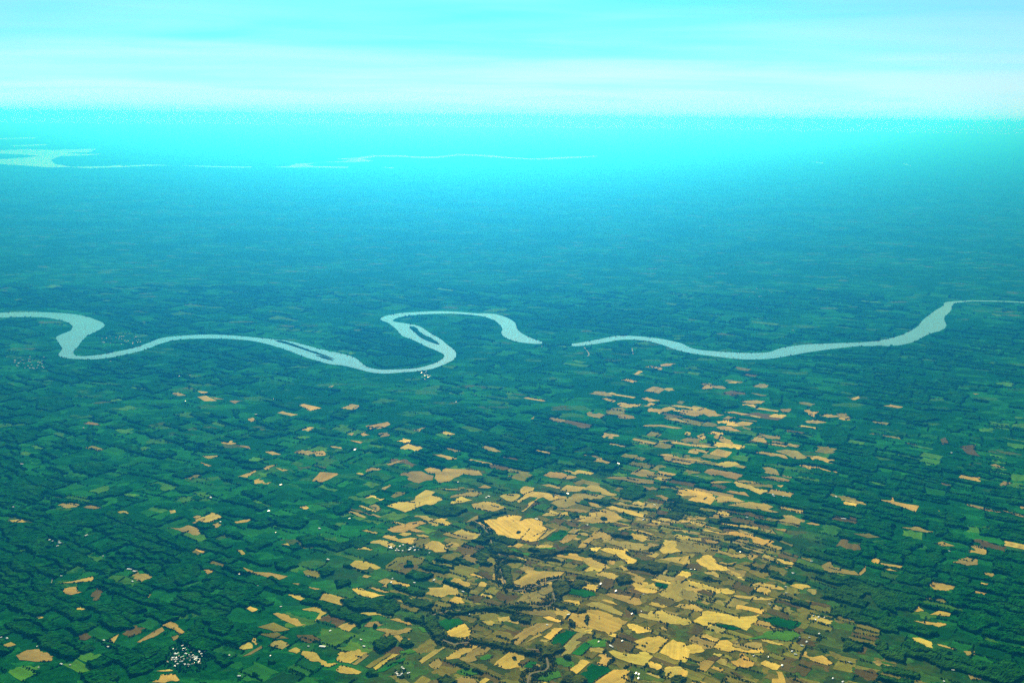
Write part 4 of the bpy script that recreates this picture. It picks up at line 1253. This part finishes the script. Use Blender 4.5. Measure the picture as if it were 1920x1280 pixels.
# ------------------------------------------------------------------ lone trees standing in the open fields
def crown_mesh(seed):
    r2 = np.random.default_rng(seed)
    V, Ft = [], []
    for _ in range(46):                       # leaf clumps through the crown's volume
        d = r2.normal(size=3); d /= np.linalg.norm(d)
        c = d * r2.uniform(.35, 1.0) * np.array([5.5, 5.5, 4.2]) + np.array([0, 0, 8.2])
        n0 = len(V); s = r2.uniform(1.0, 2.0)
        ax = r2.normal(size=(4, 3)); ax /= np.linalg.norm(ax, axis=1)[:, None]
        V += [tuple(c + a * s) for a in ax] ; Ft += [(n0, n0 + 1, n0 + 2), (n0, n0 + 2, n0 + 3), (n0, n0 + 3, n0 + 1), (n0 + 1, n0 + 3, n0 + 2)]
    return mesh_np('crown', V, None, Ft)
def trunk_mesh():
    V, Fq = [], []
    for z, r in ((0, .55), (2.5, .4), (6, .3), (9, .12)):
        V += [(r * math.cos(a * math.pi / 3), r * math.sin(a * math.pi / 3), z) for a in range(6)]
    Fq = [(l * 6 + a, l * 6 + (a + 1) % 6, l * 6 + 6 + (a + 1) % 6, l * 6 + 6 + a) for l in range(3) for a in range(6)]
    for a in range(3):                        # limbs
        n0 = len(V); d = np.array([math.cos(a * 2.1), math.sin(a * 2.1), 1.0])
        p0 = np.array([0, 0, 4.0 + a]); p1 = p0 + d * 3.4
        for p, r in ((p0, .2), (p1, .06)): V += [tuple(p + np.array(o_) * r) for o_ in ((1, 0, 0), (0, 1, 0), (-1, 0, 0), (0, -1, 0))]
        Fq += [(n0 + i, n0 + (i + 1) % 4, n0 + 4 + (i + 1) % 4, n0 + 4 + i) for i in range(4)]
    return mesh_np('trunk', V, Fq)
crowns = [crown_mesh(s) for s in range(4)]; trunk = trunk_mesh()
for me in crowns: me.materials.append(m_wood)
trunk.materials.append(m_bark)
lone = 0
for o, P, c, A, t in made:
    if t not in 'pst' or A < 3 or c[1] > 7600 or lone >= 90: continue
    for _ in range(rng.integers(0, 4)):
        q = c + (P[rng.integers(len(P))] - c) * rng.uniform(.2, .85)
        if not inside(P, q[None])[0]: continue
        root = bpy.data.objects.new('field_tree', None); col.objects.link(root)
        root.location = (q[0], q[1], 1.2); root.rotation_euler.z = rng.uniform(0, 6.28); root.scale = (1, 1, 1)
        s = rng.uniform(.9, 1.5)
        for nm, me in (('trunk', trunk), ('crown', crowns[lone % 4])):
            p = link(nm, me, None, (0, 0, 0), root); p.scale = (s, s, s * .9)
        sz = 'tall' if s > 1.2 else 'small'
        tag(root, f'{sz} dark lone tree standing in a {describe(t, P)[3]} {TONE_WORD[t]} field', 'tree', 'lone trees in the open fields')
        lone += 1

# ------------------------------------------------------------------ houses
def house_mesh(name, L, W, Hh, Rr, rm):
    l, w, e = L / 2, W / 2, .5
    V = [(-l, -w, 0), (l, -w, 0), (l, w, 0), (-l, w, 0), (-l, -w, Hh), (l, -w, Hh), (l, w, Hh), (-l, w, Hh), (-l, 0, Hh + Rr), (l, 0, Hh + Rr)]
    F = [(0, 1, 5, 4), (2, 3, 7, 6), (1, 2, 6, 9, 5), (3, 0, 4, 8, 7)]
    zo = Hh - e * Rr / w + .12
    n0 = len(V)
    V += [(-l - e, -w - e, zo), (l + e, -w - e, zo), (l + e, 0, Hh + Rr + .12), (-l - e, 0, Hh + Rr + .12), (-l - e, w + e, zo), (l + e, w + e, zo)]
    V += [(a, c, z + .25) for a, c, z in V[n0:n0 + 6]]
    a = n0; u = n0 + 6
    R = [(u, u + 1, u + 2, u + 3), (u + 3, u + 2, u + 5, u + 4), (a, a + 3, a + 2, a + 1), (a + 3, a + 4, a + 5, a + 2), (a, a + 1, u + 1, u), (a + 4, u + 4, u + 5, a + 5), (a + 1, a + 2, u + 2, u + 1), (a + 2, a + 5, u + 5, u + 2), (a, u, u + 3, a + 3), (a + 3, u + 3, u + 4, a + 4)]
    c0 = len(V); cx = l * .5                  # chimney
    V += [(cx + i * .5, .9 + j * .5, z) for z in (Hh + Rr * .5, Hh + Rr + 1.0) for i, j in ((-1, -1), (1, -1), (1, 1), (-1, 1))]
    Cf = [(c0 + i, c0 + (i + 1) % 4, c0 + 4 + (i + 1) % 4, c0 + 4 + i) for i in range(4)] + [(c0 + 4, c0 + 5, c0 + 6, c0 + 7)]
    me = bpy.data.meshes.new(name); me.from_pydata(V, [], F + R + Cf); me.update()
    me.materials.append(m_wall); me.materials.append(rm)
    me.polygons.foreach_set('material_index', [0] * len(F) + [1] * len(R) + [0] * len(Cf))
    return me
kinds = [house_mesh('house', 14, 9, 5.5, 1.1, m_roofs[0]), house_mesh('house', 12, 9, 5, 1.7, m_roofs[1]), house_mesh('house', 17, 10, 5.5, 1.2, m_roofs[2]), house_mesh('house', 24, 12, 6, 1.2, m_roofs[0])]
words = ['pale sheet-roofed', 'clay-roofed', 'whitewashed-roofed', 'long pale-roofed']
place = {'town': 'house packed into the dense little town', 'hamlet': 'house in the hamlet among straw fields', 'riverside': 'house in the scattered village beside the wide river bend', 'bend': 'house in the village inside the river bend',
         'loop': 'house in the village below the tight river loop', 'leftwood': 'house in the clearing among dark woods', 'farplain': 'house on the hazy plain beyond the river', 'lowhamlet': 'house in the hamlet between dark copses'}
for x, y, kind, px, py in houses:
    ki = int(rng.choice([0, 0, 1, 2, 2, 3])) if kind != 'farm' else int(rng.choice([0, 2, 3, 3]))
    o = link('house' if kind != 'farm' else 'farmhouse', kinds[ki], None, (x, y, .4))
    s = max(.85, y / 6500.0) * rng.uniform(.8, 1.15)
    s = min(s, 1.2) * (.8 if kind == 'town' else .85)
    o.scale = (s, s, min(s, 1.25))
    o.rotation_euler.z = STRIP + rng.choice([0, math.pi / 2]) + rng.normal(0, .25)
    if kind == 'farm':
        c = np.array((x, y)); d = np.hypot(*(cen - c).T); kf = int(d.argmin())
        if d[kf] < 300: cx_ = f'beside a {info[kf][5]} {info[kf][6]} {TONE_WORD[info[kf][0]]} {"meadow" if info[kf][0] in "gGd" else "field"}'
        elif y > 15000: cx_ = 'alone on the hazy plain beyond the river'
        elif (np.hypot(*(big_woods - c).T) - wood_r).min() < 60: cx_ = 'against a dark wood'
        else: cx_ = 'alone among green meadows'
        tag(o, f'{words[ki]} farmhouse {cx_}', 'house', 'farmhouses scattered over the plain')
    else:
        tag(o, f'{words[ki]} {place[kind]}', 'house', {'town': 'houses of the little town'}.get(kind, 'village houses'))
for x, y, w in shed_px:
    gx, gy = ground_point(x, y)
    L = w * gy / FP * 1.15
    me = house_mesh('barn', L, 13, 4, 1.2, m_roofs[2])
    o = link('barn', me, None, (gx, gy, .4)); o.rotation_euler.z = rng.uniform(-.25, .05)
    c = np.array((gx, gy)); kf = int(np.hypot(*(cen - c).T).argmin())
    tag(o, f'long low white barn near a {info[kf][5]} {info[kf][6]} {TONE_WORD[info[kf][0]]} field', 'barn', 'long white barns')

# ------------------------------------------------------------------ haze: even air from below the ground to just above the camera
HAZE_DENSITY = 1 / 16500.0
bm_x, bm_z0, bm_z1 = 3.45e5, -3.0, H + 680.0
V = [(sx * bm_x, sy * bm_x, z) for z in (bm_z0, bm_z1) for sx, sy in ((-1, -1), (1, -1), (1, 1), (-1, 1))]
Fq = [(3, 2, 1, 0), (4, 5, 6, 7), (0, 1, 5, 4), (1, 2, 6, 5), (2, 3, 7, 6), (3, 0, 4, 7)]
me = bpy.data.meshes.new('haze'); me.from_pydata(V, [], Fq); me.update()
m_haze = bpy.data.materials.new('haze_air'); m_haze.use_nodes = True
hn = m_haze.node_tree; hn.nodes.clear()
ho = hn.nodes.new('ShaderNodeOutputMaterial'); hv = hn.nodes.new('ShaderNodeVolumePrincipled')
hv.inputs['Color'].default_value = (0.016, 0.33, 1.0, 1)
hv.inputs['Absorption Color'].default_value = (0.75, 1, 1, 1)
hv.inputs['Density'].default_value = HAZE_DENSITY
hv.inputs['Anisotropy'].default_value = 0.82
hn.links.new(hv.outputs[0], ho.inputs['Volume'])
tag(link('haze', me, m_haze), 'pale cyan haze filling the air over the plain', 'haze', kind='stuff')
